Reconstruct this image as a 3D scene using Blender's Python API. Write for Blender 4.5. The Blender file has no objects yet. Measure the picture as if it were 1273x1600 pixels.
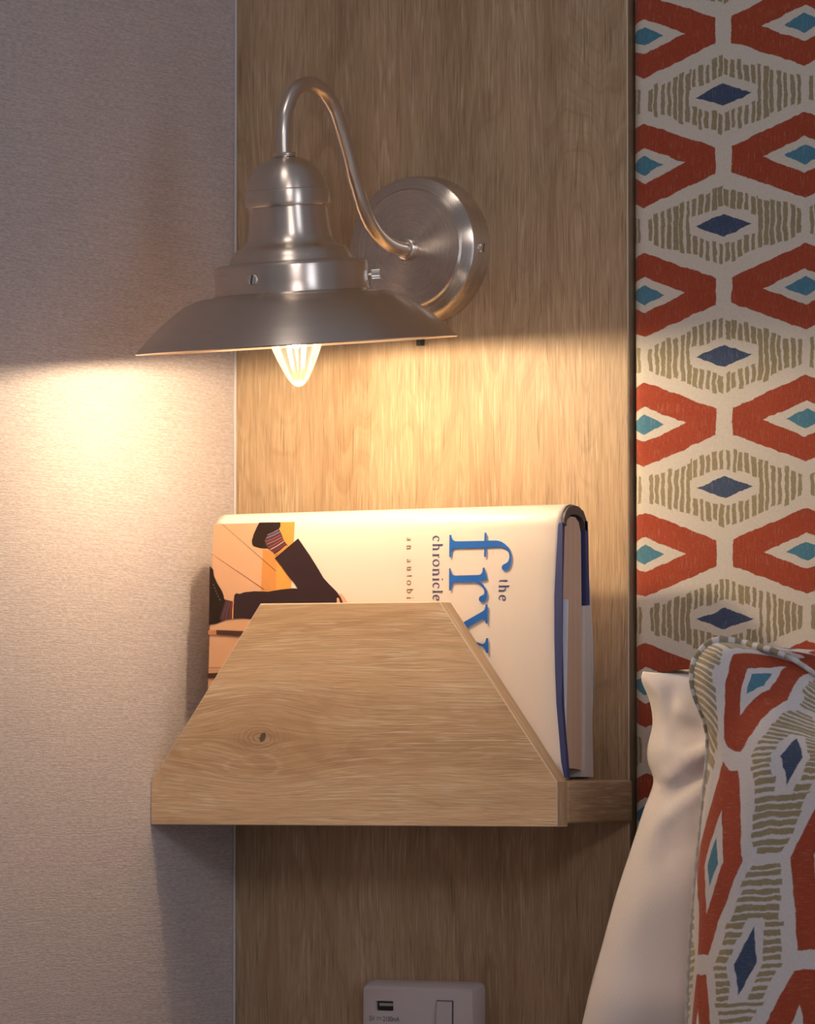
import bpy, bmesh, math, random
from mathutils import Vector, Matrix, Quaternion
from mathutils.geometry import tessellate_polygon

scene = bpy.context.scene
COL = scene.collection

# ------------------------------------------------------------------ camera
F_PX = 7800.0
PSI, PITCH = math.radians(31.0), math.atan(390.0 / F_PX)
view = Vector((-math.sin(PSI) * math.cos(PITCH), math.cos(PSI) * math.cos(PITCH), math.sin(PITCH)))
right = Vector((math.cos(PSI), math.sin(PSI), 0))
up = right.cross(view)
cam_data = bpy.data.cameras.new('camera')
cam = bpy.data.objects.new('camera', cam_data)
COL.objects.link(cam)
cam.matrix_world = Matrix((
    (right.x, up.x, -view.x, 1.6671),
    (right.y, up.y, -view.y, -2.5683),
    (right.z, up.z, -view.z, 0.75),
    (0, 0, 0, 1)))
cam_data.sensor_fit = 'HORIZONTAL'
cam_data.sensor_width = 36.0
cam_data.lens = 36.0 * F_PX / 1273.0
cam_data.clip_start = 0.05
cam_data.clip_end = 50
cam_data.dof.use_dof = True
cam_data.dof.focus_distance = 2.86
cam_data.dof.aperture_fstop = 22
scene.camera = cam

# ------------------------------------------------------------------ world, lights, exposure
world = bpy.data.worlds.new('room_light')
scene.world = world
world.use_nodes = True
wn = world.node_tree.nodes['Background']
wn.inputs[0].default_value = (0.80, 0.76, 0.86, 1)
wn.inputs[1].default_value = 0.20

def aim(o, target):
    o.rotation_euler = (Vector(target) - o.location).to_track_quat('-Z', 'Y').to_euler()

def area_light(name, loc, target, sx, sy, power, col):
    l = bpy.data.lights.new(name, 'AREA')
    l.shape = 'RECTANGLE'; l.size = sx; l.size_y = sy; l.energy = power; l.color = col
    o = bpy.data.objects.new(name, l); COL.objects.link(o)
    o.location = loc; aim(o, target)
    return o

def spot_light(name, loc, target, power, angle, blend, radius, col):
    l = bpy.data.lights.new(name, 'SPOT')
    l.energy = power; l.spot_size = math.radians(angle); l.spot_blend = blend
    l.shadow_soft_size = radius; l.color = col
    o = bpy.data.objects.new(name, l); COL.objects.link(o)
    o.location = loc; aim(o, target)
    return o

# a tall window of the room, to the right of the camera
area_light('window_light', (2.25, -1.35, 1.00), (0.3, -0.1, 0.80), 0.42, 1.3, 6.0, (0.80, 0.86, 1.0))
# a small round lamp in the ceiling, above the bed
area_light('ceiling_light', (0.42, -0.95, 2.28), (0.30, -0.3, 0.9), 0.30, 0.30, 2.0, (1.0, 0.90, 0.82))
# added unseen fill spot; its soft falloff imitates a vignette round the lamp
spot_light('vignette_fill_spot', (1.72, -2.20, 1.70), (0.12, -0.05, 0.90), 46, 17.5, 1.0, 0.30, (1.0, 0.92, 0.90))

scene.view_settings.view_transform = 'Standard'
scene.view_settings.look = 'None'
scene.view_settings.gamma = 1
scene.view_settings.use_curve_mapping = False
scene.view_settings.exposure = 0.0

# ------------------------------------------------------------------ node helper
class NT:
    def __init__(self, name):
        self.mat = bpy.data.materials.new(name)
        self.mat.use_nodes = True
        self.t = self.mat.node_tree
        self.t.nodes.clear()
        self.out = self.t.nodes.new('ShaderNodeOutputMaterial')
    def n(self, typ, **kw):
        nd = self.t.nodes.new(typ)
        for k, v in kw.items():
            setattr(nd, k, v)
        return nd
    def link(self, a, b):
        self.t.links.new(a, b)
    def put(self, sock, v):
        if v is None: return
        if isinstance(v, bpy.types.NodeSocket): self.link(v, sock)
        else: sock.default_value = v
    def m(self, op, a, b=None, c=None, clamp=False):
        nd = self.n('ShaderNodeMath', operation=op); nd.use_clamp = clamp
        for i, v in enumerate((a, b, c)):
            self.put(nd.inputs[i], v)
        return nd.outputs[0]
    def sep(self, v):
        nd = self.n('ShaderNodeSeparateXYZ'); self.link(v, nd.inputs[0]); return nd.outputs
    def comb(self, x=0.0, y=0.0, z=0.0):
        nd = self.n('ShaderNodeCombineXYZ')
        for i, v in enumerate((x, y, z)): self.put(nd.inputs[i], v)
        return nd.outputs[0]
    def noise(self, vec, scale=1.0, detail=2.0, rough=0.5, dist=0.0):
        nd = self.n('ShaderNodeTexNoise')
        self.link(vec, nd.inputs['Vector'])
        nd.inputs['Scale'].default_value = scale
        nd.inputs['Detail'].default_value = detail
        nd.inputs['Roughness'].default_value = rough
        nd.inputs['Distortion'].default_value = dist
        return nd.outputs['Fac']
    def white(self, v):
        nd = self.n('ShaderNodeTexWhiteNoise', noise_dimensions='1D'); self.put(nd.inputs['W'], v)
        return nd.outputs['Value']
    def ramp(self, v, lo, hi):
        nd = self.n('ShaderNodeMapRange', interpolation_type='SMOOTHSTEP')
        self.put(nd.inputs[0], v); nd.inputs[1].default_value = lo; nd.inputs[2].default_value = hi
        nd.inputs[3].default_value = 0; nd.inputs[4].default_value = 1
        return nd.outputs[0]
    def mix(self, f, a, b):
        nd = self.n('ShaderNodeMix', data_type='RGBA')
        self.put(nd.inputs[0], f)
        for s, v in ((nd.inputs[6], a), (nd.inputs[7], b)):
            if isinstance(v, tuple): s.default_value = (v[0], v[1], v[2], 1)
            else: self.link(v, s)
        return nd.outputs[2]
    def bump(self, h, strength, dist):
        nd = self.n('ShaderNodeBump'); nd.inputs['Strength'].default_value = strength
        nd.inputs['Distance'].default_value = dist; self.link(h, nd.inputs['Height'])
        return nd.outputs[0]
    def coord(self, kind='Object'):
        return self.n('ShaderNodeTexCoord').outputs[kind]
    def principled(self, color, rough=0.5, metal=0.0, normal=None, spec=None, **kw):
        b = self.n('ShaderNodeBsdfPrincipled')
        if isinstance(color, tuple): b.inputs['Base Color'].default_value = (*color, 1)
        else: self.link(color, b.inputs['Base Color'])
        self.put(b.inputs['Roughness'], rough)
        b.inputs['Metallic'].default_value = metal
        if spec is not None: b.inputs['Specular IOR Level'].default_value = spec
        if normal is not None: self.link(normal, b.inputs['Normal'])
        for k, v in kw.items():
            self.put(b.inputs[k.replace('_', ' ')], v)
        self.link(b.outputs[0], self.out.inputs[0])
        return b

def plain(name, color, rough=0.6, metal=0.0, spec=None, vary=0.04):
    t = NT(name)
    nz = t.noise(t.coord(), 60, 3)
    dark = tuple(c * (1 - vary * 2) for c in color)
    t.principled(t.mix(nz, dark, tuple(min(1, c * (1 + vary)) for c in color)), rough, metal, spec=spec)
    return t.mat

def wood(name, axis, knot=None, tone=1.0, seed=0.0, ticks=0.3, pores=0.5, fig=1.0, wavy=0.0):
    """limed oak laminate; the grain runs along 'axis' of object space"""
    t = NT(name)
    x, y, z = t.sep(t.coord())
    if axis == 'Z': along, across, other = z, x, y
    else: along, across, other = x, z, y
    if axis == 'Z': across = t.m('ADD', across, t.m('MULTIPLY', other, 0.9))
    elif axis == 'X': along = t.m('ADD', along, other)
    else: along, across = z, y       # a lipping: lines follow the edge whatever its slope
    # slow sideways drift of the fibres
    dr = t.noise(t.comb(t.m('MULTIPLY', along, 5.0), t.m('MULTIPLY', across, 22.0), seed), 1, 2)
    a2 = t.m('ADD', across, t.m('MULTIPLY', dr, 0.010))
    if knot:
        ka, kc, kr = knot
        da = t.m('SUBTRACT', along, ka); dc = t.m('SUBTRACT', across, kc)
        r2 = t.m('ADD', t.m('MULTIPLY', t.m('MULTIPLY', da, da), 0.32), t.m('MULTIPLY', dc, dc))
        g = t.m('EXPONENT', t.m('MULTIPLY', r2, -1.0 / (kr * kr)))
        # fibres part round the knot
        a2 = t.m('SUBTRACT', a2, t.m('MULTIPLY', t.m('MULTIPLY', g, dc), 0.88))
    fine_a = t.m('MULTIPLY', along, 28.0)
    # cathedral figure: contour lines of a stretched field
    fld = t.noise(t.comb(t.m('MULTIPLY', along, 3.0), t.m('MULTIPLY', a2, 17.0), seed + 3.1), 1, 2.0, 0.45)
    ring = t.m('FRACT', t.m('MULTIPLY', fld, 15.0))
    ring = t.m('MULTIPLY', t.ramp(ring, 0.0, 0.75), t.m('SUBTRACT', 1.0, t.ramp(ring, 0.85, 1.0)))
    broad = t.noise(t.comb(t.m('MULTIPLY', along, 1.6), t.m('MULTIPLY', a2, 30.0), seed + 7.7), 1, 3, 0.55)
    mid = t.noise(t.comb(t.m('MULTIPLY', along, 9.0), t.m('MULTIPLY', a2, 330.0), seed), 1, 4, 0.65)
    fine = t.noise(t.comb(fine_a, t.m('MULTIPLY', a2, 1500.0), seed), 1, 3, 0.7)
    a3 = t.m('ADD', a2, t.m('MULTIPLY', t.noise(t.comb(t.m('MULTIPLY', along, 14.0), t.m('MULTIPLY', a2, 40.0), seed + 51), 1, 1), 0.006))
    dark = t.noise(t.comb(t.m('MULTIPLY', along, 26.0), t.m('MULTIPLY', a3, 1350.0), seed + 11), 1, 1, 0.5)
    pale = t.noise(t.comb(t.m('MULTIPLY', along, 38.0), t.m('MULTIPLY', a2, 820.0), seed + 23), 1, 1, 0.5)
    c0 = tuple(v * tone for v in (0.375, 0.245, 0.140)); c1 = tuple(v * tone for v in (0.52, 0.365, 0.228))
    c = t.mix(t.ramp(broad, 0.32, 0.68), c0, c1)
    rl = t.m('ABSOLUTE', t.m('SUBTRACT', t.m('FRACT', t.m('MULTIPLY', fld, 30.0)), 0.5))
    c = t.mix(t.m('MULTIPLY', t.m('SUBTRACT', 1.0, t.ramp(rl, 0.03, 0.14)), 0.26 * fig), c, tuple(v * tone for v in (0.29, 0.18, 0.095)))
    c = t.mix(t.m('MULTIPLY', ring, 0.34 * fig), c, tuple(v * tone for v in (0.60, 0.44, 0.27)))
    c = t.mix(t.m('MULTIPLY', t.ramp(mid, 0.45, 0.75), 0.20), c, tuple(v * tone for v in (0.27, 0.165, 0.085)))
    c = t.mix(t.m('MULTIPLY', t.ramp(fine, 0.42, 0.62), 0.52), c, tuple(v * tone for v in (0.28, 0.175, 0.10)))
    pale_zone = t.ramp(t.noise(t.comb(t.m('MULTIPLY', along, 7.0), t.m('MULTIPLY', a2, 60.0), seed + 31), 1, 2), 0.30, 0.62)
    if wavy:
        wv = t.noise(t.comb(t.m('MULTIPLY', along, 17.0), t.m('MULTIPLY', a2, 820.0), seed + 41), 1, 3, 0.6)
        c = t.mix(t.m('MULTIPLY', t.m('MULTIPLY', t.ramp(wv, 0.54, 0.62), pale_zone), wavy), c, (0.74, 0.62, 0.44))
    c = t.mix(t.m('MULTIPLY', t.m('MULTIPLY', t.ramp(pale, 0.56, 0.66), pale_zone), ticks), c, (0.80, 0.70, 0.52))
    dm = t.ramp(dark, 0.62, 0.71)
    c = t.mix(t.m('MULTIPLY', dm, pores), c, (0.085, 0.05, 0.028))
    if knot:
        tight = t.m('EXPONENT', t.m('MULTIPLY', r2, -1.0 / (0.0085 ** 2)))
        rr0 = t.m('ADD', t.m('SQRT', r2), t.m('MULTIPLY', t.m('SUBTRACT', t.noise(t.coord(), 240, 3), 0.5), 0.003))
        rings = t.ramp(t.m('SINE', t.m('MULTIPLY', rr0, 3300.0)), -0.2, 0.9)
        c = t.mix(t.m('MULTIPLY', tight, t.m('ADD', 0.30, t.m('MULTIPLY', rings, 0.40))), c, (0.25, 0.14, 0.08))
        oval = t.m('ADD', t.m('POWER', t.m('MULTIPLY', t.m('ADD', da, 0.004), 1 / 0.018), 2.0), t.m('POWER', t.m('MULTIPLY', t.m('ADD', dc, 0.0165), 1 / 0.0062), 2.0))
        oval = t.m('ADD', oval, t.m('MULTIPLY', t.m('SUBTRACT', t.noise(t.coord(), 190, 4, 0.7), 0.5), 0.9))
        isl = t.m('MULTIPLY', t.ramp(oval, 0.75, 1.05), t.m('SUBTRACT', 1.0, t.ramp(oval, 1.1, 1.7)))
        c = t.mix(t.m('MULTIPLY', t.m('MULTIPLY', isl, t.ramp(t.noise(t.comb(t.m('MULTIPLY', along, 90.0), t.m('MULTIPLY', across, 1200.0), 3.0), 1, 2), 0.42, 0.6)), 0.38), c, (0.76, 0.65, 0.48))
        dd = t.m('SUBTRACT', along, ka + 0.0025); de = t.m('SUBTRACT', across, kc + 0.0005)
        rr = t.m('ADD', t.m('POWER', t.m('ABSOLUTE', t.m('MULTIPLY', t.m('ADD', dd, t.m('MULTIPLY', de, -0.3)), 1 / 0.0021)), 2.0), t.m('POWER', t.m('ABSOLUTE', t.m('MULTIPLY', de, 1 / 0.0029)), 2.0))
        rr = t.m('ADD', rr, t.m('MULTIPLY', t.m('SUBTRACT', t.noise(t.coord(), 1400, 2), 0.5), 1.6))
        c = t.mix(t.m('MULTIPLY', t.m('SUBTRACT', 1.0, t.ramp(rr, 0.7, 1.15)), 0.85), c, (0.06, 0.05, 0.035))
    h = t.m('SUBTRACT', t.m('MULTIPLY', fine, 0.6), dm)
    t.principled(c, 0.52, normal=t.bump(h, 0.35, 0.00025), spec=0.35)
    return t.mat

def wallpaper():
    t = NT('woven_wallpaper')
    x, y, z = t.sep(t.coord())
    y = t.m('ADD', y, x)
    warp = t.noise(t.comb(t.m('MULTIPLY', y, 8.0), t.m('MULTIPLY', z, 8.0), 0.0), 1, 2)
    zz = t.m('ADD', z, t.m('MULTIPLY', warp, 0.006))
    h1 = t.noise(t.comb(t.m('MULTIPLY', y, 190.0), t.m('MULTIPLY', zz, 1500.0), 0.0), 1, 2, 0.6)
    h2 = t.noise(t.comb(t.m('MULTIPLY', y, 1100.0), t.m('MULTIPLY', zz, 420.0), 4.0), 1, 2, 0.6)
    h3 = t.noise(t.comb(t.m('MULTIPLY', y, 30.0), t.m('MULTIPLY', zz, 900.0), 9.0), 1, 2, 0.6)
    h = t.m('ADD', t.m('ADD', t.m('MULTIPLY', h1, 1.0), t.m('MULTIPLY', h2, 0.5)), t.m('MULTIPLY', h3, 0.5))
    c = t.mix(t.ramp(h, 0.75, 1.25), (0.44, 0.38, 0.37), (0.64, 0.57, 0.56))
    t.principled(c, 0.75, normal=t.bump(h, 0.55, 0.0006), spec=0.2)
    return t.mat

def metal(name='brushed_nickel', axis='Z', aniso=0.75, rough=0.30, col=(0.74, 0.645, 0.56)):
    t = NT(name)
    x, y, z = t.sep(t.coord())
    if axis == 'Z': r = t.m('SQRT', t.m('ADD', t.m('MULTIPLY', x, x), t.m('MULTIPLY', y, y))); hgt = z
    else: r = t.m('SQRT', t.m('ADD', t.m('MULTIPLY', x, x), t.m('MULTIPLY', z, z))); hgt = y
    ang = t.m('MULTIPLY', t.m('ARCTAN2', x, y if axis == 'Z' else z), 0.8)
    s = t.noise(t.comb(t.m('MULTIPLY', r, 2600.0), t.m('MULTIPLY', hgt, 2600.0), ang), 1, 2, 0.7)
    tan = t.n('ShaderNodeTangent', direction_type='RADIAL', axis=axis)
    col2 = t.mix(s, tuple(c * 0.94 for c in col), tuple(min(1, c * 1.05) for c in col))
    b = t.principled(col2, t.m('ADD', rough - 0.05, t.m('MULTIPLY', s, 0.10)), 1.0, normal=t.bump(s, 0.05, 0.00003))
    b.inputs['Anisotropic'].default_value = aniso
    b.inputs['Anisotropic Rotation'].default_value = 0.25
    t.link(tan.outputs[0], b.inputs['Tangent'])
    return t.mat

def print_fabric(name, source, cream=(0.66, 0.605, 0.53)):
    """ikat print: red hexagon rings round teal lozenges, brushed olive strokes round navy lozenges.
    (u, v) in metres: u along the long axis of the lozenges, v across; 0,0 is a navy lozenge."""
    t = NT(name)
    if source == 'UV':
        uv = t.n('ShaderNodeUVMap', uv_map='pattern').outputs[0]
        u0, v0, _ = t.sep(uv)
    else:
        x, y, z = t.sep(t.coord())
        u0, v0 = x, z
    base = t.comb(u0, v0, 0.0)
    w1 = t.m('SUBTRACT', t.noise(base, 90, 3, 0.6), 0.5)
    off = t.n('ShaderNodeVectorMath', operation='ADD'); t.link(base, off.inputs[0]); off.inputs[1].default_value = (3.3, 7.1, 0)
    w2 = t.m('SUBTRACT', t.noise(off.outputs[0], 90, 3, 0.6), 0.5)
    u = t.m('ADD', u0, t.m('MULTIPLY', w1, 0.0038))
    v = t.m('ADD', v0, t.m('MULTIPLY', w2, 0.0038))
    PU, PV = 0.1055, 0.0761
    def cell(s, p, shift):
        # signed distance to the middle of the cell, and the cell's number
        q = t.m('ADD', t.m('DIVIDE', s, p), 0.5 + shift)
        fl = t.m('FLOOR', q)
        return t.m('MULTIPLY', t.m('SUBTRACT', t.m('SUBTRACT', q, fl), 0.5), p), fl
    def soft(d):   # 1 where d < 0, in metres
        return t.m('SUBTRACT', 1.0, t.ramp(d, -0.00025, 0.00025))
    def lt(a, b): return soft(t.m('SUBTRACT', a, b))
    # red hexagons in the half-shifted cells
    hu, hcu = cell(u, PU, 0.5); hv, hcv = cell(v, PV, 0.5)
    au, av = t.m('ABSOLUTE', hu), t.m('ABSOLUTE', hv)
    hexa = t.m('MULTIPLY', lt(au, 0.0475), lt(av, t.m('SUBTRACT', 0.0248, t.m('MULTIPLY', au, 0.0172 / 0.0475))))
    inner = lt(t.m('ADD', t.m('DIVIDE', au, 0.0275 / 0.0105), av), 0.0105)
    teal = lt(t.m('ADD', t.m('DIVIDE', au, 0.0130 / 0.0058), av), 0.0058)
    # olive strokes round the navy lozenge
    lu, lcu = cell(u, PU, 0.0); lv, lcv = cell(v, PV, 0.0)
    bu, bv = t.m('ABSOLUTE', lu), t.m('ABSOLUTE', lv)
    SW = 0.00425
    k = t.m('DIVIDE', t.m('ADD', lu, t.m('MULTIPLY', w2, 0.0012)), SW)
    ki = t.m('FLOOR', k); kf = t.m('SUBTRACT', t.m('SUBTRACT', k, ki), 0.5)
    top = t.m('GREATER_THAN', lv, 0.0)
    seed = t.m('ADD', t.m('ADD', ki, t.m('MULTIPLY', lcv, 37.0)), t.m('MULTIPLY', lcu, 91.0))
    inmid = t.m('LESS_THAN', bu, 0.0225)
    seed2 = t.m('ADD', seed, t.m('MULTIPLY', t.m('MULTIPLY', top, inmid), 0.37))
    r1 = t.white(seed2); r2 = t.white(t.m('ADD', seed2, 0.19)); r3 = t.white(t.m('ADD', seed2, 0.53))
    fuz = t.m('MULTIPLY', t.m('SUBTRACT', t.noise(t.comb(t.m('MULTIPLY', u0, 900.0), t.m('MULTIPLY', v0, 300.0), 0.0), 1, 2), 0.5), 0.22)
    halfw = t.m('ADD', t.m('ADD', 0.255, t.m('MULTIPLY', r1, 0.15)), fuz)
    stroke = t.m('SUBTRACT', 1.0, t.ramp(t.m('SUBTRACT', t.m('ABSOLUTE', t.m('ADD', kf, t.m('MULTIPLY', t.m('SUBTRACT', r3, 0.5), 0.2))), halfw), -0.05, 0.05))
    outer = t.m('SUBTRACT', t.m('SUBTRACT', 0.0240, t.m('MULTIPLY', bu, 0.0155 / 0.050)), t.m('MULTIPLY', r2, 0.0030))
    inn = t.m('SUBTRACT', t.m('ADD', 0.0102, t.m('MULTIPLY', r3, 0.0018)), t.m('MULTIPLY', bu, 0.0062 / 0.0225))
    olive = t.m('MULTIPLY', t.m('MULTIPLY', stroke, lt(bu, 0.0500)), lt(bv, outer))
    keep = t.m('MAXIMUM', t.m('SUBTRACT', 1.0, inmid), t.m('SUBTRACT', 1.0, lt(bv, inn)))
    olive = t.m('MULTIPLY', olive, keep)
    navy = lt(t.m('ADD', t.m('DIVIDE', bu, 0.0185 / 0.0064), bv), 0.0064)
    # woven mottling, fine enough for the thread of the linen
    mott = t.noise(t.comb(t.m('MULTIPLY', u0, 1500.0), t.m('MULTIPLY', v0, 420.0), 2.0), 1, 2, 0.7)
    mott2 = t.noise(t.comb(t.m('MULTIPLY', u0, 420.0), t.m('MULTIPLY', v0, 1500.0), 5.0), 1, 2, 0.7)
    mo = t.m('ADD', t.m('MULTIPLY', mott, 0.5), t.m('MULTIPLY', mott2, 0.5))
    blot = t.noise(base, 45, 3, 0.6)
    mm = t.m('ADD', t.m('MULTIPLY', t.ramp(mo, 0.3, 0.7), 0.6), t.m('MULTIPLY', blot, 0.5))
    c_cream = t.mix(t.ramp(mo, 0.3, 0.7), tuple(k_ * 0.90 for k_ in cream), tuple(k_ * 1.05 for k_ in cream))
    thread = t.ramp(t.noise(t.comb(t.m('MULTIPLY', u0, 1500.0), t.m('MULTIPLY', v0, 110.0), 8.0), 1, 2, 0.6), 0.56, 0.70)
    c = t.mix(hexa, c_cream, t.mix(mm, (0.27, 0.036, 0.016), (0.42, 0.085, 0.040)))
    c = t.mix(inner, c, c_cream)
    c = t.mix(teal, c, t.mix(mm, (0.040, 0.150, 0.240), (0.10, 0.26, 0.35)))
    c = t.mix(olive, c, t.mix(mm, (0.24, 0.195, 0.110), (0.37, 0.31, 0.19)))
    c = t.mix(navy, c, t.mix(mm, (0.032, 0.055, 0.115), (0.075, 0.105, 0.18)))
    c = t.mix(t.m('MULTIPLY', thread, 0.12), c, (0.74, 0.66, 0.58))
    t.principled(c, 0.85, normal=t.bump(mo, 0.45, 0.0005), spec=0.15, Sheen_Weight=0.15)
    return t.mat

def linen(name, col):
    t = NT(name)
    x, y, z = t.sep(t.coord())
    s = t.m('SINE', t.m('MULTIPLY', t.m('ADD', t.m('ADD', x, t.m('MULTIPLY', z, 0.55)), t.m('MULTIPLY', y, 0.6)), 2600.0))
    n1 = t.noise(t.comb(t.m('MULTIPLY', x, 900.0), t.m('MULTIPLY', y, 900.0), t.m('MULTIPLY', z, 900.0)), 1, 2)
    h = t.m('ADD', t.m('MULTIPLY', s, 0.15), n1)
    c = t.mix(n1, tuple(k * 0.95 for k in col), col)
    t.principled(c, 0.8, normal=t.bump(h, 0.25, 0.0004), spec=0.2, Sheen_Weight=0.2)
    return t.mat

# ------------------------------------------------------------------ mesh helpers
def place(o, name, label, cat, group, kind, parent, root):
    COL.objects.link(o)
    if parent is not None: o.parent = parent
    if label: o['label'] = label
    if cat: o['category'] = cat
    if group: o['group'] = group
    if kind: o['kind'] = kind
    return o

def origin_of(o):
    p = Vector((0, 0, 0)); q = o
    while q is not None:
        p += q.location; q = q.parent
    return p

def mesh(name, verts, faces, mat, parent=None, smooth=True, label=None, cat=None, group=None, kind=None,
         bevel=0, segs=2, loc=None, uvs=None, world_space=True, angle=35):
    base = origin_of(parent) if parent is not None else Vector(loc or (0, 0, 0))
    if not world_space: base = Vector((0, 0, 0))
    me = bpy.data.meshes.new(name)
    me.from_pydata([tuple(Vector(v) - base) for v in verts], [], faces)
    mats = mat if isinstance(mat, list) else [mat]
    for m_ in mats: me.materials.append(m_)
    me.update()
    bm = bmesh.new(); bm.from_mesh(me)
    bmesh.ops.recalc_face_normals(bm, faces=bm.faces)
    bm.to_mesh(me); bm.free()
    if smooth:
        me.polygons.foreach_set('use_smooth', [True] * len(me.polygons))
        if angle: me.set_sharp_from_angle(angle=math.radians(angle))
    if uvs:
        layer = me.uv_layers.new(name='pattern')
        for lp in me.loops:
            layer.data[lp.index].uv = uvs[lp.vertex_index]
    o = bpy.data.objects.new(name, me)
    if parent is None and loc: o.location = loc
    place(o, name, label, cat, group, kind, parent, None)
    if bevel:
        b = o.modifiers.new('bevel', 'BEVEL'); b.width = bevel; b.segments = segs; b.limit_method = 'ANGLE'
        b.angle_limit = math.radians(40); b.harden_normals = False
    return o

def empty(name, loc, label, cat, group=None):
    o = bpy.data.objects.new(name, None); o.empty_display_size = 0.02
    o.location = loc
    return place(o, name, label, cat, group, None, None, None)

def box(name, lo, hi, mat, **kw):
    x0, y0, z0 = lo; x1, y1, z1 = hi
    v = [(x0, y0, z0), (x1, y0, z0), (x1, y1, z0), (x0, y1, z0), (x0, y0, z1), (x1, y0, z1), (x1, y1, z1), (x0, y1, z1)]
    f = [(0, 3, 2, 1), (4, 5, 6, 7), (0, 1, 5, 4), (1, 2, 6, 5), (2, 3, 7, 6), (3, 0, 4, 7)]
    return mesh(name, v, f, mat, **kw)

def lathe_data(profile, seg=96, closed=False):
    """profile: (r, h) about +Z"""
    v, f = [], []
    n = len(profile)
    for k in range(seg):
        a = 2 * math.pi * k / seg
        for r, h in profile:
            v.append((r * math.cos(a), r * math.sin(a), h))
    for k in range(seg):
        k2 = (k + 1) % seg
        for i in range(n - 1 + (1 if closed else 0)):
            j = (i + 1) % n
            f.append((k * n + i, k2 * n + i, k2 * n + j, k * n + j))
    return v, f

def lathe(name, profile, mat, parent, centre, axis, seg=96, closed=False, caps=False, angle=40, label=None):
    """a turned part: own origin on its axis, so the brushing runs round it"""
    v, f = lathe_data(profile, seg, closed)
    n = len(profile)
    if caps:
        f.append(tuple(k * n for k in range(seg))[::-1]); f.append(tuple(k * n + n - 1 for k in range(seg)))
    o = mesh(name, v, f, mat, parent, world_space=False, angle=angle, label=label)
    o.location = Vector(centre) - origin_of(parent)
    o.rotation_mode = 'QUATERNION'
    o.rotation_quaternion = Vector((0, 0, 1)).rotation_difference(Vector(axis).normalized())
    return o

def smooth_path(pts, sub=6):
    out = []
    P = [Vector(p) for p in pts]
    P = [P[0] * 2 - P[1]] + P + [P[-1] * 2 - P[-2]]
    for i in range(1, len(P) - 2):
        for k in range(sub):
            s = k / sub
            p0, p1, p2, p3 = P[i - 1:i + 3]
            out.append(0.5 * ((2 * p1) + (p2 - p0) * s + (2 * p0 - 5 * p1 + 4 * p2 - p3) * s * s + (3 * p1 - p0 - 3 * p2 + p3) * s ** 3))
    out.append(P[-2])
    return out

def tube_data(path, radius, seg=24, caps=True):
    v, f = [], []
    n = len(path)
    t0 = (path[1] - path[0]).normalized()
    ref = Vector((1, 0, 0)) if abs(t0.x) < 0.8 else Vector((0, 0, 1))
    nrm = (ref - t0 * ref.dot(t0)).normalized()
    for i, p in enumerate(path):
        t = ((path[min(i + 1, n - 1)] - path[max(i - 1, 0)])).normalized()
        nrm = (nrm - t * nrm.dot(t)).normalized()
        bi = t.cross(nrm)
        rad = radius(i / (n - 1)) if callable(radius) else radius
        for k in range(seg):
            a = 2 * math.pi * k / seg
            v.append(p + (nrm * math.cos(a) + bi * math.sin(a)) * rad)
    for i in range(n - 1):
        for k in range(seg):
            k2 = (k + 1) % seg
            f.append((i * seg + k, i * seg + k2, (i + 1) * seg + k2, (i + 1) * seg + k))
    if caps:
        f.append(tuple(range(seg))[::-1]); f.append(tuple((n - 1) * seg + k for k in range(seg)))
    return v, f

def tube(name, path, radius, mat, seg=24, **kw):
    v, f = tube_data(path, radius, seg)
    return mesh(name, v, f, mat, **kw)

def prism(name, poly, y0, y1, mat, **kw):
    """poly in (x, z), extruded from y0 to y1"""
    n = len(poly)
    v = [(x, y0, z) for x, z in poly] + [(x, y1, z) for x, z in poly]
    f = [tuple(range(n)), tuple(range(n, 2 * n))[::-1]] + [(i, (i + 1) % n, n + (i + 1) % n, n + i) for i in range(n)]
    return mesh(name, v, f, mat, **kw)

def cr(a, b, c, d, s):
    return 0.5 * ((2 * b) + (c - a) * s + (2 * a - 5 * b + 4 * c - d) * s * s + (3 * b - a - 3 * c + d) * s ** 3)

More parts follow.
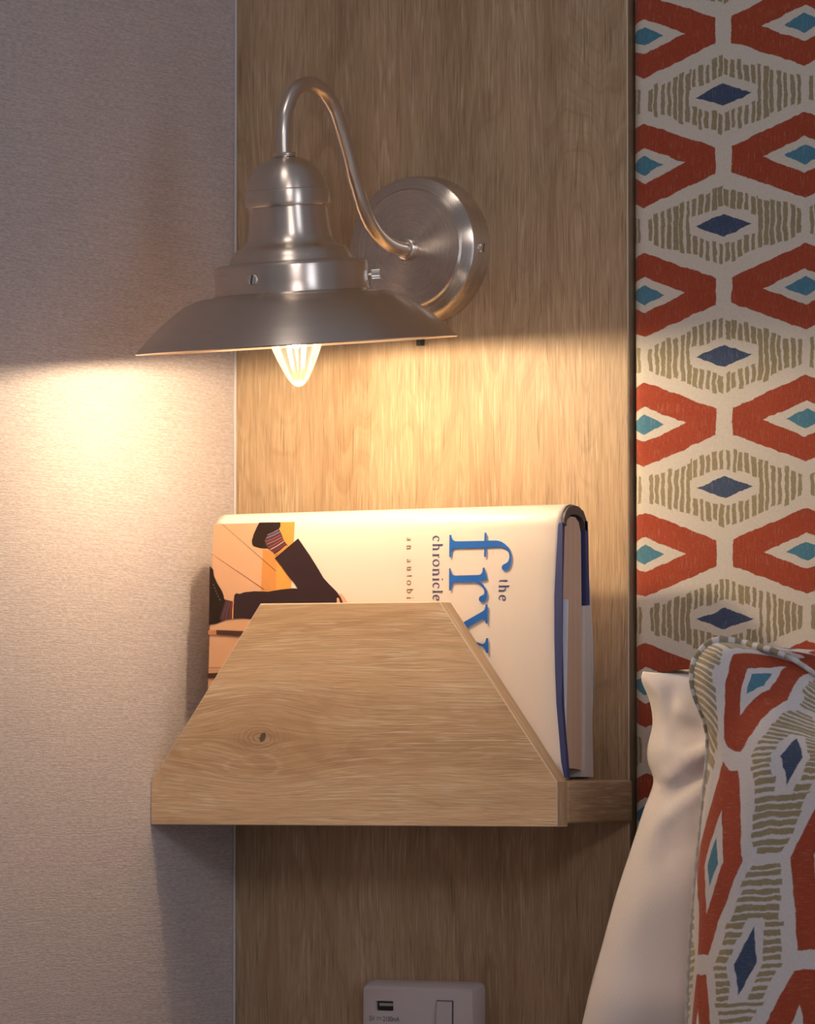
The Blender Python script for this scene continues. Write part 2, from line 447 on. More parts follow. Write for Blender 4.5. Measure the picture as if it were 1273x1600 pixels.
def refine(grid, nu, nv):
    """Catmull-Rom refinement of a rows x cols grid of tuples"""
    def line(L, k):
        L = [Vector(p) for p in L]
        L = [L[0] * 2 - L[1]] + L + [L[-1] * 2 - L[-2]]
        o = []
        for i in range(1, len(L) - 2):
            for q in range(k):
                o.append(cr(L[i - 1], L[i], L[i + 1], L[i + 2], q / k))
        o.append(L[-2]); return o
    rows = [line(r, nv) for r in grid]
    cols = list(zip(*rows))
    cols = [line(c, nu) for c in cols]
    return [list(r) for r in zip(*cols)]
COVER_ART=[["cover_photo","tan",[[30.88,891.96],[88.36,891.88],[87.86,871.13],[87.21,851.77],[85.98,799.11],[84.52,740.95],[31.5,741.63],[30.54,799.58]]],["door_panel","orange",[[66.4,876.15],[66.0,851.0],[76.63,850.81],[75.99,871.0],[73.37,874.65]]],["door_panel","orange2",[[76.05,871.0],[76.68,850.81],[87.17,851.75],[87.18,873.45],[88.36,891.89],[78.04,891.97],[77.85,882.63]]],["floor_line","line",[[35.71,892.52],[36.14,892.51],[76.34,863.01],[76.03,862.75]]],["floor_line","line",[[29.4,874.43],[29.72,874.42],[68.45,852.21],[68.15,851.86]]],["shoe","black",[[63.41,892.19],[78.2,891.92],[78.4,889.35],[77.14,887.59],[71.91,885.46],[68.8,883.29],[67.83,880.61],[69.85,876.3],[64.78,876.63],[59.94,877.87],[58.83,879.02],[58.43,881.28],[59.66,885.3],[61.65,889.31]]],["sock","socks",[[69.28,884.54],[77.39,888.03],[79.36,884.84],[81.08,881.21],[83.84,878.01],[75.6,871.68],[73.65,874.19],[69.85,876.3],[67.85,880.16]]],["sock_stripe","lav",[[69.66,884.35],[73.58,885.62],[77.25,887.31],[77.03,887.68],[73.36,885.99],[69.44,884.72]]],["sock_stripe","blue",[[69.22,882.58],[73.93,884.07],[78.39,885.96],[78.11,886.46],[73.64,884.57],[68.94,883.08]]],["sock_stripe","red",[[68.77,880.35],[74.0,882.0],[78.99,884.06],[78.71,884.56],[73.72,882.5],[68.49,880.84]]],["sock_stripe","grey",[[69.34,878.8],[74.7,880.57],[79.81,882.74],[79.57,883.15],[74.46,880.98],[69.1,879.22]]],["sock_stripe","red",[[70.78,876.94],[75.88,879.04],[80.69,881.52],[80.37,882.0],[75.55,879.51],[70.45,877.42]]],["sock_stripe","pink",[[72.17,875.57],[77.01,877.74],[81.54,880.3],[81.19,880.76],[76.66,878.21],[71.82,876.04]]],["sock_stripe","darkred",[[73.87,873.93],[78.36,876.23],[82.54,878.9],[82.1,879.43],[77.92,876.76],[73.43,874.46]]],["sock_stripe","yellow",[[75.32,872.19],[79.45,874.73],[83.23,877.62],[82.88,877.98],[79.1,875.09],[74.97,872.54]]],["trousers","trouser",[[75.12,870.56],[91.23,882.0],[99.59,871.94],[105.35,864.32],[109.75,858.17],[113.66,854.51],[118.46,850.53],[121.03,848.0],[123.22,844.72],[125.46,840.16],[123.57,830.77],[58.57,834.74],[54.02,835.19],[47.23,834.94],[47.09,845.68],[47.55,849.26],[48.92,850.19],[51.21,849.73],[54.57,850.71],[61.35,851.16],[71.52,850.75],[80.48,851.89],[88.93,852.42],[91.9,852.14],[90.11,854.6],[84.39,860.44],[79.98,865.59]]],["shoe","black",[[29.28,866.37],[29.84,866.5],[31.86,864.64],[32.58,860.79],[35.03,856.43],[38.33,852.06],[39.86,849.17],[40.22,847.25],[41.7,845.79],[39.94,839.6],[39.43,833.64],[35.38,832.26],[29.98,831.62]]],["sock","socks",[[41.33,846.46],[46.6,845.42],[46.68,834.91],[42.24,834.6],[38.87,833.31],[37.65,835.43],[39.7,841.52]]],["sock_stripe","purple",[[42.35,845.35],[40.56,840.18],[39.33,834.88],[39.78,834.77],[41.01,840.08],[42.79,845.24]]],["sock_stripe","purple",[[44.3,845.56],[42.66,840.26],[41.58,834.85],[42.08,834.74],[43.17,840.15],[44.8,845.45]]],["sock_stripe","darkred",[[45.76,845.27],[44.9,840.3],[44.6,835.26],[45.06,835.2],[45.35,840.24],[46.21,845.21]]],["sock_stripe","yellow",[[46.92,845.33],[46.43,840.17],[46.52,834.98],[47.03,834.94],[46.94,840.14],[47.43,845.3]]],["eyelet","eye",[[33.01,855.51],[32.77,855.06],[32.25,855.07],[31.98,855.53],[32.22,855.98],[32.73,855.97]]],["eyelet","eye",[[33.94,853.58],[33.7,853.13],[33.18,853.13],[32.91,853.6],[33.15,854.05],[33.66,854.04]]],["eyelet","eye",[[34.86,851.88],[34.62,851.43],[34.1,851.44],[33.83,851.9],[34.07,852.36],[34.58,852.35]]],["eyelet","eye",[[35.66,850.2],[35.42,849.74],[34.91,849.75],[34.64,850.21],[34.88,850.67],[35.39,850.66]]],["eyelet","eye",[[36.7,848.5],[36.46,848.05],[35.95,848.06],[35.67,848.52],[35.91,848.97],[36.42,848.96]]],["eyelet","eye",[[37.91,846.57],[37.67,846.12],[37.16,846.12],[36.89,846.59],[37.12,847.04],[37.64,847.03]]],["table_leg","skin2",[[29.82,828.51],[36.1,828.28],[36.2,825.7],[29.93,825.49]]],["table_leg","brown",[[35.53,828.43],[61.11,827.28],[61.24,823.56],[45.9,824.95],[35.92,825.66]]],["floor_line","line",[[30.56,806.17],[50.6,805.79],[50.61,805.46],[30.58,805.84]]],["table_leg","brown",[[30.47,802.69],[50.69,803.22],[50.83,799.65],[30.59,799.58]]],["hand","skin",[[120.36,848.71],[122.66,848.67],[125.25,846.13],[127.01,843.62],[127.03,842.9],[124.11,842.95],[122.31,846.54]]],["hand","skin",[[119.62,846.05],[120.44,846.29],[121.17,845.78],[122.23,842.98],[119.72,843.02]]],["title_letter","titleblue",[[195.32,881.6],[196.69,881.57],[196.91,880.28],[197.49,878.99],[198.4,878.2],[199.6,877.76],[218.81,877.63],[218.96,882.33],[220.2,882.3],[220.34,877.7],[226.46,877.66],[228.52,877.41],[230.59,876.75],[232.98,875.37],[234.91,873.54],[236.33,871.22],[237.16,868.91],[237.36,866.1],[236.96,863.82],[236.03,861.8],[234.9,860.55],[233.74,860.07],[232.39,859.99],[231.32,860.73],[230.93,862.06],[231.59,863.27],[233.03,864.0],[234.48,864.64],[235.49,865.89],[235.96,867.92],[235.61,869.96],[234.56,871.51],[232.77,872.82],[230.69,873.53],[228.34,873.69],[220.4,873.76],[220.28,868.25],[218.98,868.27],[219.06,873.53],[199.73,873.65],[198.55,873.42],[197.69,872.72],[197.14,871.3],[196.99,868.59],[195.62,868.61]]],["title_letter","titleblue",[[195.77,862.1],[196.84,862.08],[197.01,860.54],[197.53,858.99],[198.45,858.15],[200.23,857.81],[215.89,857.87],[217.06,858.2],[217.92,859.1],[218.29,860.37],[218.41,862.06],[219.59,862.03],[221.57,854.95],[216.0,854.29],[217.5,853.4],[219.31,851.93],[220.73,850.02],[221.62,847.81],[221.81,845.51],[221.28,843.48],[220.2,842.28],[218.74,841.9],[217.26,842.28],[216.35,843.31],[216.36,844.59],[217.16,845.49],[218.61,846.08],[219.65,846.72],[219.91,847.84],[219.45,849.38],[218.34,851.03],[216.77,852.34],[214.86,853.29],[213.07,853.68],[200.36,853.71],[199.18,853.58],[198.32,852.93],[197.77,851.56],[197.49,849.16],[196.18,849.18]]],["title_letter","titleblue",[[220.96,840.69],[222.31,840.67],[222.65,829.61],[221.36,829.63],[221.2,831.0],[220.64,832.03],[219.92,832.4],[218.75,832.21],[198.11,822.14],[196.8,825.99],[218.91,836.64],[220.17,837.54],[220.78,838.91]]],["title_letter","titleblue",[[221.91,821.17],[223.32,821.15],[223.59,812.65],[222.18,812.67],[221.9,814.2],[221.15,815.38],[219.83,816.26],[197.48,823.42],[198.62,824.68],[217.12,818.58],[219.49,817.79],[220.95,818.28],[221.67,819.54]]]]
SMALL_LETTERS=[["small_letter","smallblue",[[[187.26,878.75],[187.7,879.22],[187.62,879.72],[187.17,880.1],[186.57,880.34],[185.88,880.43],[185.2,880.37],[184.61,880.16],[184.18,879.8],[184.14,879.3],[184.61,878.82],[183.87,878.5],[183.61,879.21],[183.6,879.98],[183.97,880.73],[184.78,881.26],[185.85,881.43],[186.93,881.21],[187.78,880.64],[188.19,879.87],[188.24,879.1],[188.02,878.41]],[[187.73,878.46],[187.54,877.86],[187.13,877.81],[186.89,878.62],[186.84,878.63],[187.43,878.71]]]],["small_letter","smallblue",[[[183.93,876.49],[190.43,876.34],[190.46,875.34],[183.97,875.48]],[[184.13,876.69],[184.18,875.11],[183.77,875.12],[183.72,876.7]],[[190.63,876.55],[190.65,875.76],[190.24,875.77],[190.22,876.56]],[[187.11,876.06],[187.78,875.65],[188.45,874.82],[188.27,873.73],[187.06,872.98],[184.04,873.04],[184.01,874.04],[186.84,873.97],[187.53,874.25],[187.84,874.77],[187.48,875.43],[186.89,875.78]],[[184.21,874.32],[184.26,872.74],[183.85,872.75],[183.8,874.33]]]],["small_letter","smallblue",[[[184.12,870.61],[188.28,870.52],[188.31,869.51],[184.16,869.6]],[[184.32,870.84],[184.37,869.2],[183.96,869.21],[183.91,870.85]],[[188.39,870.7],[188.42,869.88],[188.01,869.89],[187.98,870.71]],[[187.23,870.18],[188.07,869.58],[188.59,868.76],[188.35,868.04],[187.38,868.74],[187.9,868.82],[187.76,869.37],[186.98,869.91]]]],["small_letter","smallblue",[[[186.3,864.27],[186.99,864.33],[187.54,864.55],[187.98,864.92],[188.24,865.45],[187.95,866.0],[187.48,866.39],[186.92,866.63],[186.33,866.71],[185.74,866.65],[185.19,866.44],[184.75,866.06],[184.49,865.53],[184.78,864.99],[185.25,864.59],[185.81,864.36],[186.51,864.26],[186.33,863.28],[185.43,863.48],[184.62,864.02],[184.15,864.76],[184.08,865.54],[184.1,866.32],[184.52,867.04],[185.3,867.55],[186.29,867.72],[187.3,867.5],[188.11,866.97],[188.58,866.22],[188.65,865.45],[188.63,864.67],[188.21,863.95],[187.43,863.44],[186.55,863.28]]]],["small_letter","smallblue",[[[184.41,861.88],[188.56,861.8],[188.59,860.8],[184.44,860.88]],[[184.6,862.12],[184.66,860.48],[184.25,860.48],[184.19,862.12]],[[188.67,862.03],[188.7,861.22],[188.28,861.22],[188.26,862.04]],[[187.59,861.46],[188.26,861.04],[188.92,860.18],[188.75,859.07],[187.53,858.29],[184.52,858.34],[184.49,859.34],[187.31,859.28],[188.0,859.58],[188.31,860.13],[187.95,860.82],[187.36,861.18]],[[184.68,859.66],[184.74,858.02],[184.33,858.03],[184.27,859.66]]]],["small_letter","smallblue",[[[184.58,856.37],[188.74,856.29],[188.77,855.29],[184.62,855.37]],[[184.78,856.73],[184.83,855.0],[184.42,855.0],[184.37,856.74]],[[188.85,856.45],[188.87,855.65],[188.46,855.66],[188.44,856.46]],[[190.72,856.28],[191.38,856.27],[191.42,855.21],[190.76,855.22]]]],["small_letter","smallblue",[[[188.14,851.33],[188.58,851.82],[188.5,852.35],[188.05,852.76],[187.44,853.0],[186.77,853.09],[186.09,853.03],[185.5,852.8],[185.07,852.42],[185.03,851.88],[185.5,851.37],[184.75,851.07],[184.5,851.8],[184.49,852.58],[184.85,853.36],[185.66,853.91],[186.73,854.1],[187.82,853.87],[188.67,853.29],[189.08,852.5],[189.12,851.71],[188.91,851.0]],[[188.61,851.04],[188.43,850.44],[188.02,850.37],[187.78,851.18],[187.72,851.18],[188.31,851.29]]]],["small_letter","smallblue",[[[184.82,849.2],[191.31,849.08],[191.34,848.08],[184.85,848.19]],[[185.01,849.68],[185.07,847.7],[184.66,847.71],[184.6,849.68]],[[191.5,849.33],[191.53,848.42],[191.12,848.43],[191.09,849.34]]]],["small_letter","smallblue",[[[187.36,844.19],[188.21,844.4],[188.74,844.77],[188.75,845.32],[188.22,845.72],[187.48,845.95],[186.66,845.98],[185.9,845.82],[185.35,845.47],[185.26,844.92],[185.84,844.41],[185.09,844.03],[184.73,844.83],[184.74,845.7],[185.33,846.52],[186.44,846.96],[187.72,846.89],[188.8,846.32],[189.31,845.46],[189.32,844.58],[188.81,843.74],[187.85,843.28]],[[187.45,846.42],[187.54,843.75],[187.13,843.76],[187.04,846.43]]]],["small_letter","smallbrown",[[[168.31,880.51],[168.76,880.13],[168.94,879.6],[168.6,879.11],[167.82,878.95],[166.74,878.98],[166.42,879.03],[166.54,878.75],[166.29,878.69],[166.1,879.15],[166.6,879.61],[167.77,879.58],[168.38,879.52],[168.68,879.65],[168.56,879.99],[168.04,880.05]],[[167.61,879.23],[167.32,879.93],[166.84,880.23],[166.49,880.16],[166.33,879.89],[166.83,879.36],[166.63,879.22],[166.09,879.83],[166.12,880.49],[166.99,880.65],[167.54,880.03],[167.86,879.3]]]],["small_letter","smallbrown",[[[166.31,876.06],[168.93,876.0],[168.95,875.37],[166.33,875.43]],[[166.43,876.18],[166.46,875.2],[166.2,875.21],[166.17,876.18]],[[169.0,876.12],[169.02,875.63],[168.76,875.64],[168.74,876.13]],[[168.31,875.79],[168.74,875.54],[169.16,875.02],[169.05,874.34],[168.28,873.88],[166.38,873.91],[166.36,874.55],[168.14,874.5],[168.58,874.67],[168.77,874.99],[168.55,875.39],[168.17,875.61]],[[166.48,874.72],[166.51,873.74],[166.25,873.75],[166.22,874.72]]]],["small_letter","smallbrown",[[[168.74,867.95],[169.18,867.54],[169.36,866.96],[169.03,866.42],[168.24,866.25],[167.17,866.28],[166.85,866.3],[166.96,865.97],[166.71,865.91],[166.52,866.41],[167.02,866.9],[168.18,866.88],[168.78,866.83],[169.1,867.01],[168.97,867.41],[168.44,867.51]],[[168.03,866.54],[167.73,867.33],[167.24,867.69],[166.92,867.61],[166.75,867.26],[167.25,866.65],[167.04,866.53],[166.5,867.21],[166.52,867.92],[167.41,868.11],[167.96,867.43],[168.28,866.6]]]],["small_letter","smallbrown",[[[169.36,862.83],[167.54,862.87],[167.04,862.83],[166.88,862.5],[167.5,861.79],[167.29,861.66],[166.63,862.44],[166.71,863.08],[167.43,863.5],[169.34,863.46]],[[166.77,862.06],[169.39,862.0],[169.41,861.37],[166.79,861.42]],[[169.41,863.68],[169.43,863.1],[169.17,863.1],[169.15,863.69]],[[169.46,862.22],[169.48,861.64],[169.22,861.64],[169.2,862.23]],[[166.94,861.69],[166.95,861.2],[166.69,861.21],[166.68,861.69]]]],["small_letter","smallbrown",[[[167.36,858.52],[170.43,858.46],[170.45,857.94],[167.38,858.0]],[[167.51,858.03],[167.08,858.04],[167.23,857.68],[166.99,857.63],[166.83,858.13],[167.22,858.49]],[[169.55,858.7],[169.58,857.61],[169.32,857.61],[169.29,858.71]]]],["small_letter","smallbrown",[[[168.29,853.39],[168.73,853.43],[169.07,853.58],[169.36,853.84],[169.52,854.21],[169.33,854.58],[169.03,854.85],[168.68,855.01],[168.31,855.06],[167.95,855.02],[167.6,854.87],[167.32,854.61],[167.16,854.25],[167.34,853.88],[167.64,853.61],[168.0,853.45],[168.44,853.39],[168.31,852.77],[167.74,852.9],[167.23,853.26],[166.94,853.74],[166.9,854.25],[166.9,854.76],[167.17,855.24],[167.66,855.58],[168.29,855.69],[168.93,855.55],[169.45,855.2],[169.74,854.71],[169.78,854.2],[169.77,853.69],[169.51,853.21],[169.02,852.88],[168.46,852.77]]]],["small_letter","smallbrown",[[[167.15,850.53],[171.25,850.45],[171.27,849.82],[167.17,849.9]],[[171.37,850.63],[171.39,850.11],[171.13,850.12],[171.11,850.63]],[[167.86,849.87],[167.52,849.66],[167.33,849.4],[167.47,849.11],[167.75,848.9],[168.12,848.77],[168.52,848.72],[168.92,848.76],[169.27,848.87],[169.55,849.07],[169.66,849.36],[169.46,849.63],[169.1,849.85],[169.54,850.21],[169.86,849.83],[169.95,849.37],[169.94,848.92],[169.67,848.49],[169.17,848.19],[168.54,848.09],[167.9,848.21],[167.38,848.53],[167.09,848.97],[167.05,849.42],[167.11,849.88],[167.4,850.25]]]],["small_letter","smallbrown",[[[167.31,845.68],[169.93,845.64],[169.95,845.01],[167.33,845.05]],[[167.43,845.92],[167.47,844.81],[167.21,844.82],[167.17,845.92]],[[170.0,845.75],[170.02,845.24],[169.76,845.24],[169.74,845.75]],[[171.18,845.64],[171.6,845.63],[171.62,844.96],[171.21,844.97]]]],["small_letter","smallblue",[[[229.83,854.68],[234.8,854.58],[234.82,853.73],[229.85,853.82]],[[230.05,853.86],[229.36,853.92],[229.61,853.42],[229.22,853.31],[228.98,854.07],[229.63,854.64]],[[233.37,854.9],[233.42,853.29],[233.0,853.3],[232.95,854.9]]]],["small_letter","smallblue",[[[229.16,851.54],[235.79,851.42],[235.82,850.38],[229.19,850.5]],[[229.36,851.75],[229.41,850.12],[228.99,850.13],[228.94,851.76]],[[236.0,851.63],[236.02,850.81],[235.6,850.82],[235.58,851.64]],[[232.4,851.11],[233.09,850.69],[233.76,849.83],[233.59,848.72],[232.34,847.93],[229.26,847.98],[229.23,849.01],[232.12,848.95],[232.83,849.24],[233.14,849.78],[232.78,850.46],[232.17,850.82]],[[229.43,849.3],[229.48,847.67],[229.06,847.68],[229.01,849.31]]]],["small_letter","smallblue",[[[231.85,843.32],[232.72,843.53],[233.26,843.89],[233.27,844.42],[232.74,844.81],[231.98,845.03],[231.13,845.07],[230.35,844.9],[229.79,844.56],[229.69,844.04],[230.28,843.54],[229.52,843.13],[229.15,843.93],[229.17,844.82],[229.78,845.63],[230.91,846.08],[232.22,846.0],[233.31,845.44],[233.84,844.57],[233.85,843.68],[233.32,842.85],[232.34,842.39]],[[231.94,845.52],[232.02,842.87],[231.6,842.88],[231.52,845.53]]]]]
CUSHION_P=[[[0.4247,-0.1237,0.8123],[0.4314,-0.1253,0.8108],[0.4414,-0.122,0.8066],[0.4508,-0.1197,0.8006],[0.4613,-0.119,0.7932],[0.4688,-0.1171,0.7883],[0.4893,-0.1117,0.7805],[0.5093,-0.1058,0.7736],[0.5593,-0.1076,0.7736],[0.6293,-0.1103,0.7716],[0.6793,-0.1237,0.7696]],[[0.4112,-0.1203,0.8147],[0.4188,-0.1238,0.8124],[0.4288,-0.1217,0.8088],[0.4378,-0.1211,0.8017],[0.452,-0.1208,0.7925],[0.4612,-0.119,0.7862],[0.4828,-0.1159,0.7764],[0.504,-0.1122,0.7694],[0.554,-0.113,0.7694],[0.624,-0.1142,0.7674],[0.674,-0.1203,0.7654]],[[0.4037,-0.1249,0.8161],[0.4127,-0.1294,0.8131],[0.423,-0.1281,0.8088],[0.4331,-0.1279,0.7982],[0.4487,-0.1288,0.7883],[0.4591,-0.1273,0.7816],[0.4822,-0.1259,0.7725],[0.5048,-0.1236,0.7665],[0.5548,-0.1237,0.7665],[0.6248,-0.1239,0.7645],[0.6748,-0.1249,0.7625]],[[0.3967,-0.1291,0.8157],[0.4067,-0.1346,0.8123],[0.4164,-0.1344,0.8066],[0.4277,-0.1344,0.7943],[0.4455,-0.1357,0.7837],[0.4574,-0.1341,0.7767],[0.4819,-0.1339,0.7673],[0.506,-0.1326,0.7624],[0.556,-0.1323,0.7624],[0.626,-0.1317,0.7604],[0.676,-0.1291,0.7584]],[[0.3915,-0.1319,0.8112],[0.402,-0.1385,0.8081],[0.4126,-0.1384,0.8017],[0.4239,-0.1391,0.7869],[0.4431,-0.141,0.7771],[0.4565,-0.1392,0.7718],[0.4834,-0.1393,0.7631],[0.5089,-0.1387,0.7582],[0.5589,-0.138,0.7582],[0.6289,-0.137,0.7562],[0.6789,-0.1319,0.7542]],[[0.3873,-0.1339,0.8027],[0.399,-0.1411,0.799],[0.4095,-0.1416,0.7912],[0.4211,-0.1429,0.7754],[0.4418,-0.1455,0.7694],[0.4564,-0.1438,0.7659],[0.4852,-0.1446,0.7589],[0.5118,-0.1448,0.7548],[0.5618,-0.1437,0.7548],[0.6318,-0.1421,0.7528],[0.6818,-0.1339,0.7508]],[[0.3873,-0.1332,0.7887],[0.3988,-0.1415,0.7843],[0.4077,-0.1435,0.7765],[0.4181,-0.1463,0.7604],[0.4406,-0.1493,0.7597],[0.4564,-0.1476,0.7583],[0.4878,-0.1484,0.7541],[0.5149,-0.1497,0.751],[0.5649,-0.1481,0.751],[0.6349,-0.1456,0.749],[0.6849,-0.1332,0.747]],[[0.3936,-0.1279,0.7641],[0.4018,-0.1391,0.7591],[0.4075,-0.1434,0.7521],[0.4159,-0.1482,0.7403],[0.4383,-0.1525,0.7438],[0.4551,-0.1506,0.7452],[0.4891,-0.1512,0.7459],[0.5178,-0.1527,0.7452],[0.5678,-0.1502,0.7452],[0.6378,-0.1465,0.7432],[0.6878,-0.1279,0.7412]],[[0.3902,-0.1278,0.7272],[0.3976,-0.1397,0.7269],[0.4032,-0.1444,0.7256],[0.4127,-0.1491,0.7229],[0.4346,-0.1537,0.7258],[0.4511,-0.152,0.7279],[0.4863,-0.152,0.7294],[0.5185,-0.1513,0.7303],[0.5685,-0.1489,0.7303],[0.6385,-0.1454,0.7283],[0.6885,-0.1278,0.7263]],[[0.3867,-0.128,0.6938],[0.3938,-0.1401,0.694],[0.3988,-0.1452,0.6942],[0.4075,-0.1505,0.6944],[0.4279,-0.1559,0.6961],[0.4441,-0.1544,0.6979],[0.4806,-0.1537,0.7],[0.5149,-0.1519,0.7023],[0.5649,-0.1495,0.7023],[0.6349,-0.1459,0.7023],[0.6849,-0.128,0.7023]],[[0.3839,-0.1281,0.6674],[0.3913,-0.14,0.6678],[0.3964,-0.1452,0.668],[0.4044,-0.1509,0.668],[0.4236,-0.1569,0.6688],[0.4381,-0.1564,0.6697],[0.4748,-0.1555,0.6712],[0.5098,-0.1533,0.6734],[0.5598,-0.1508,0.6734],[0.6298,-0.147,0.6734],[0.6798,-0.1281,0.6734]],[[0.3816,-0.1278,0.6375],[0.3891,-0.1397,0.6384],[0.3938,-0.145,0.6391],[0.401,-0.1512,0.6394],[0.4184,-0.1584,0.6404],[0.432,-0.1584,0.6414],[0.4688,-0.1575,0.6438],[0.5047,-0.1547,0.6455],[0.5547,-0.152,0.6455],[0.6247,-0.148,0.6455],[0.6747,-0.1278,0.6455]],[[0.3798,-0.1269,0.6041],[0.3873,-0.1388,0.6049],[0.3918,-0.1443,0.6053],[0.3984,-0.1509,0.6057],[0.414,-0.1591,0.6069],[0.4252,-0.1605,0.6079],[0.463,-0.159,0.6103],[0.4994,-0.1559,0.6121],[0.5494,-0.153,0.6121],[0.6194,-0.1487,0.6121],[0.6694,-0.1269,0.6121]],[[0.3789,-0.1254,0.569],[0.3864,-0.1373,0.5696],[0.3908,-0.1428,0.5693],[0.3974,-0.1493,0.5685],[0.413,-0.1574,0.5682],[0.4242,-0.1589,0.5686],[0.462,-0.1574,0.5712],[0.4984,-0.1543,0.5733],[0.5484,-0.1514,0.5733],[0.6184,-0.1471,0.5733],[0.6684,-0.1254,0.5733]],[[0.3799,-0.1229,0.5356],[0.3862,-0.132,0.5337],[0.3906,-0.1358,0.5306],[0.3968,-0.1402,0.5277],[0.4113,-0.1454,0.5259],[0.4228,-0.1451,0.5257],[0.4575,-0.1411,0.5276],[0.4913,-0.136,0.53],[0.5413,-0.1347,0.53],[0.6113,-0.1327,0.53],[0.6613,-0.1229,0.53]],[[0.3823,-0.1201,0.5145],[0.3886,-0.1245,0.513],[0.3932,-0.1257,0.5112],[0.3988,-0.1274,0.5088],[0.4106,-0.129,0.5067],[0.4211,-0.1267,0.5063],[0.4521,-0.1187,0.5071],[0.4824,-0.1099,0.5085],[0.5324,-0.1109,0.5085],[0.6024,-0.1124,0.5085],[0.6524,-0.1201,0.5085]]]
CUSHION_UV=[[[-100.9,-83.8],[-100.9,-72.2],[-100.9,-57.8],[-100.9,-38.0],[-100.9,-14.0],[-100.9,0.0],[-100.9,38.0],[-100.9,76.1],[-100.9,125.2],[-100.9,192.6],[-100.9,240.8]],[[-79.4,-83.8],[-79.4,-72.2],[-79.4,-57.8],[-79.4,-38.0],[-79.4,-14.0],[-79.4,0.0],[-79.4,38.0],[-79.4,76.1],[-79.4,125.2],[-79.4,192.6],[-79.4,240.8]],[[-65.4,-83.8],[-65.4,-72.2],[-65.4,-57.8],[-65.4,-38.0],[-65.4,-14.0],[-65.4,0.0],[-65.4,38.0],[-65.4,76.1],[-65.4,125.2],[-65.4,192.6],[-65.4,240.8]],[[-52.8,-83.8],[-52.8,-72.2],[-52.8,-57.8],[-52.8,-38.0],[-52.8,-14.0],[-52.8,0.0],[-52.8,38.0],[-52.8,76.1],[-52.8,125.2],[-52.8,192.6],[-52.8,240.8]],[[-40.2,-83.8],[-40.2,-72.2],[-40.2,-57.8],[-40.2,-38.0],[-40.2,-14.0],[-40.2,0.0],[-40.2,38.0],[-40.2,76.1],[-40.2,125.2],[-40.2,192.6],[-40.2,240.8]],[[-26.2,-73.2],[-26.2,-65.5],[-26.2,-55.9],[-26.2,-38.0],[-26.2,-14.0],[-26.2,0.0],[-26.2,38.0],[-26.2,76.1],[-26.2,125.2],[-26.2,192.6],[-26.2,240.8]],[[-9.3,-65.5],[-9.3,-60.7],[-9.3,-54.9],[-9.3,-38.0],[-9.3,-14.0],[-9.3,0.0],[-9.3,38.0],[-9.3,76.1],[-9.3,125.2],[-9.3,192.6],[-9.3,240.8]],[[10.3,-64.5],[10.3,-60.2],[10.3,-54.4],[10.3,-38.0],[10.3,-14.0],[10.3,0.0],[10.3,38.0],[10.3,76.1],[10.3,125.2],[10.3,192.6],[10.3,240.8]],[[26.2,-63.6],[26.2,-59.7],[26.2,-53.9],[26.2,-38.0],[26.2,-14.0],[26.2,0.0],[26.2,38.0],[26.2,76.1],[26.2,125.2],[26.2,192.6],[26.2,240.8]],[[52.8,-63.6],[52.8,-59.7],[52.8,-53.9],[52.8,-38.0],[52.8,-14.0],[52.8,0.0],[52.8,38.0],[52.8,76.1],[52.8,125.2],[52.8,192.6],[52.8,240.8]],[[79.4,-63.6],[79.4,-59.7],[79.4,-53.9],[79.4,-38.0],[79.4,-14.0],[79.4,0.0],[79.4,38.0],[79.4,76.1],[79.4,125.2],[79.4,192.6],[79.4,240.8]],[[105.5,-63.6],[105.5,-59.7],[105.5,-53.9],[105.5,-38.0],[105.5,-14.0],[105.5,0.0],[105.5,38.0],[105.5,76.1],[105.5,125.2],[105.5,192.6],[105.5,240.8]],[[140.1,-63.6],[140.1,-59.7],[140.1,-53.9],[140.1,-38.0],[140.1,-14.0],[140.1,0.0],[140.1,38.0],[140.1,76.1],[140.1,125.2],[140.1,192.6],[140.1,240.8]],[[177.5,-63.6],[177.5,-59.7],[177.5,-53.9],[177.5,-38.0],[177.5,-14.0],[177.5,0.0],[177.5,38.0],[177.5,76.1],[177.5,125.2],[177.5,192.6],[177.5,240.8]],[[219.5,-63.6],[219.5,-59.7],[219.5,-53.9],[219.5,-38.0],[219.5,-14.0],[219.5,0.0],[219.5,38.0],[219.5,76.1],[219.5,125.2],[219.5,192.6],[219.5,240.8]],[[252.2,-63.6],[252.2,-59.7],[252.2,-53.9],[252.2,-38.0],[252.2,-14.0],[252.2,0.0],[252.2,38.0],[252.2,76.1],[252.2,125.2],[252.2,192.6],[252.2,240.8]]]
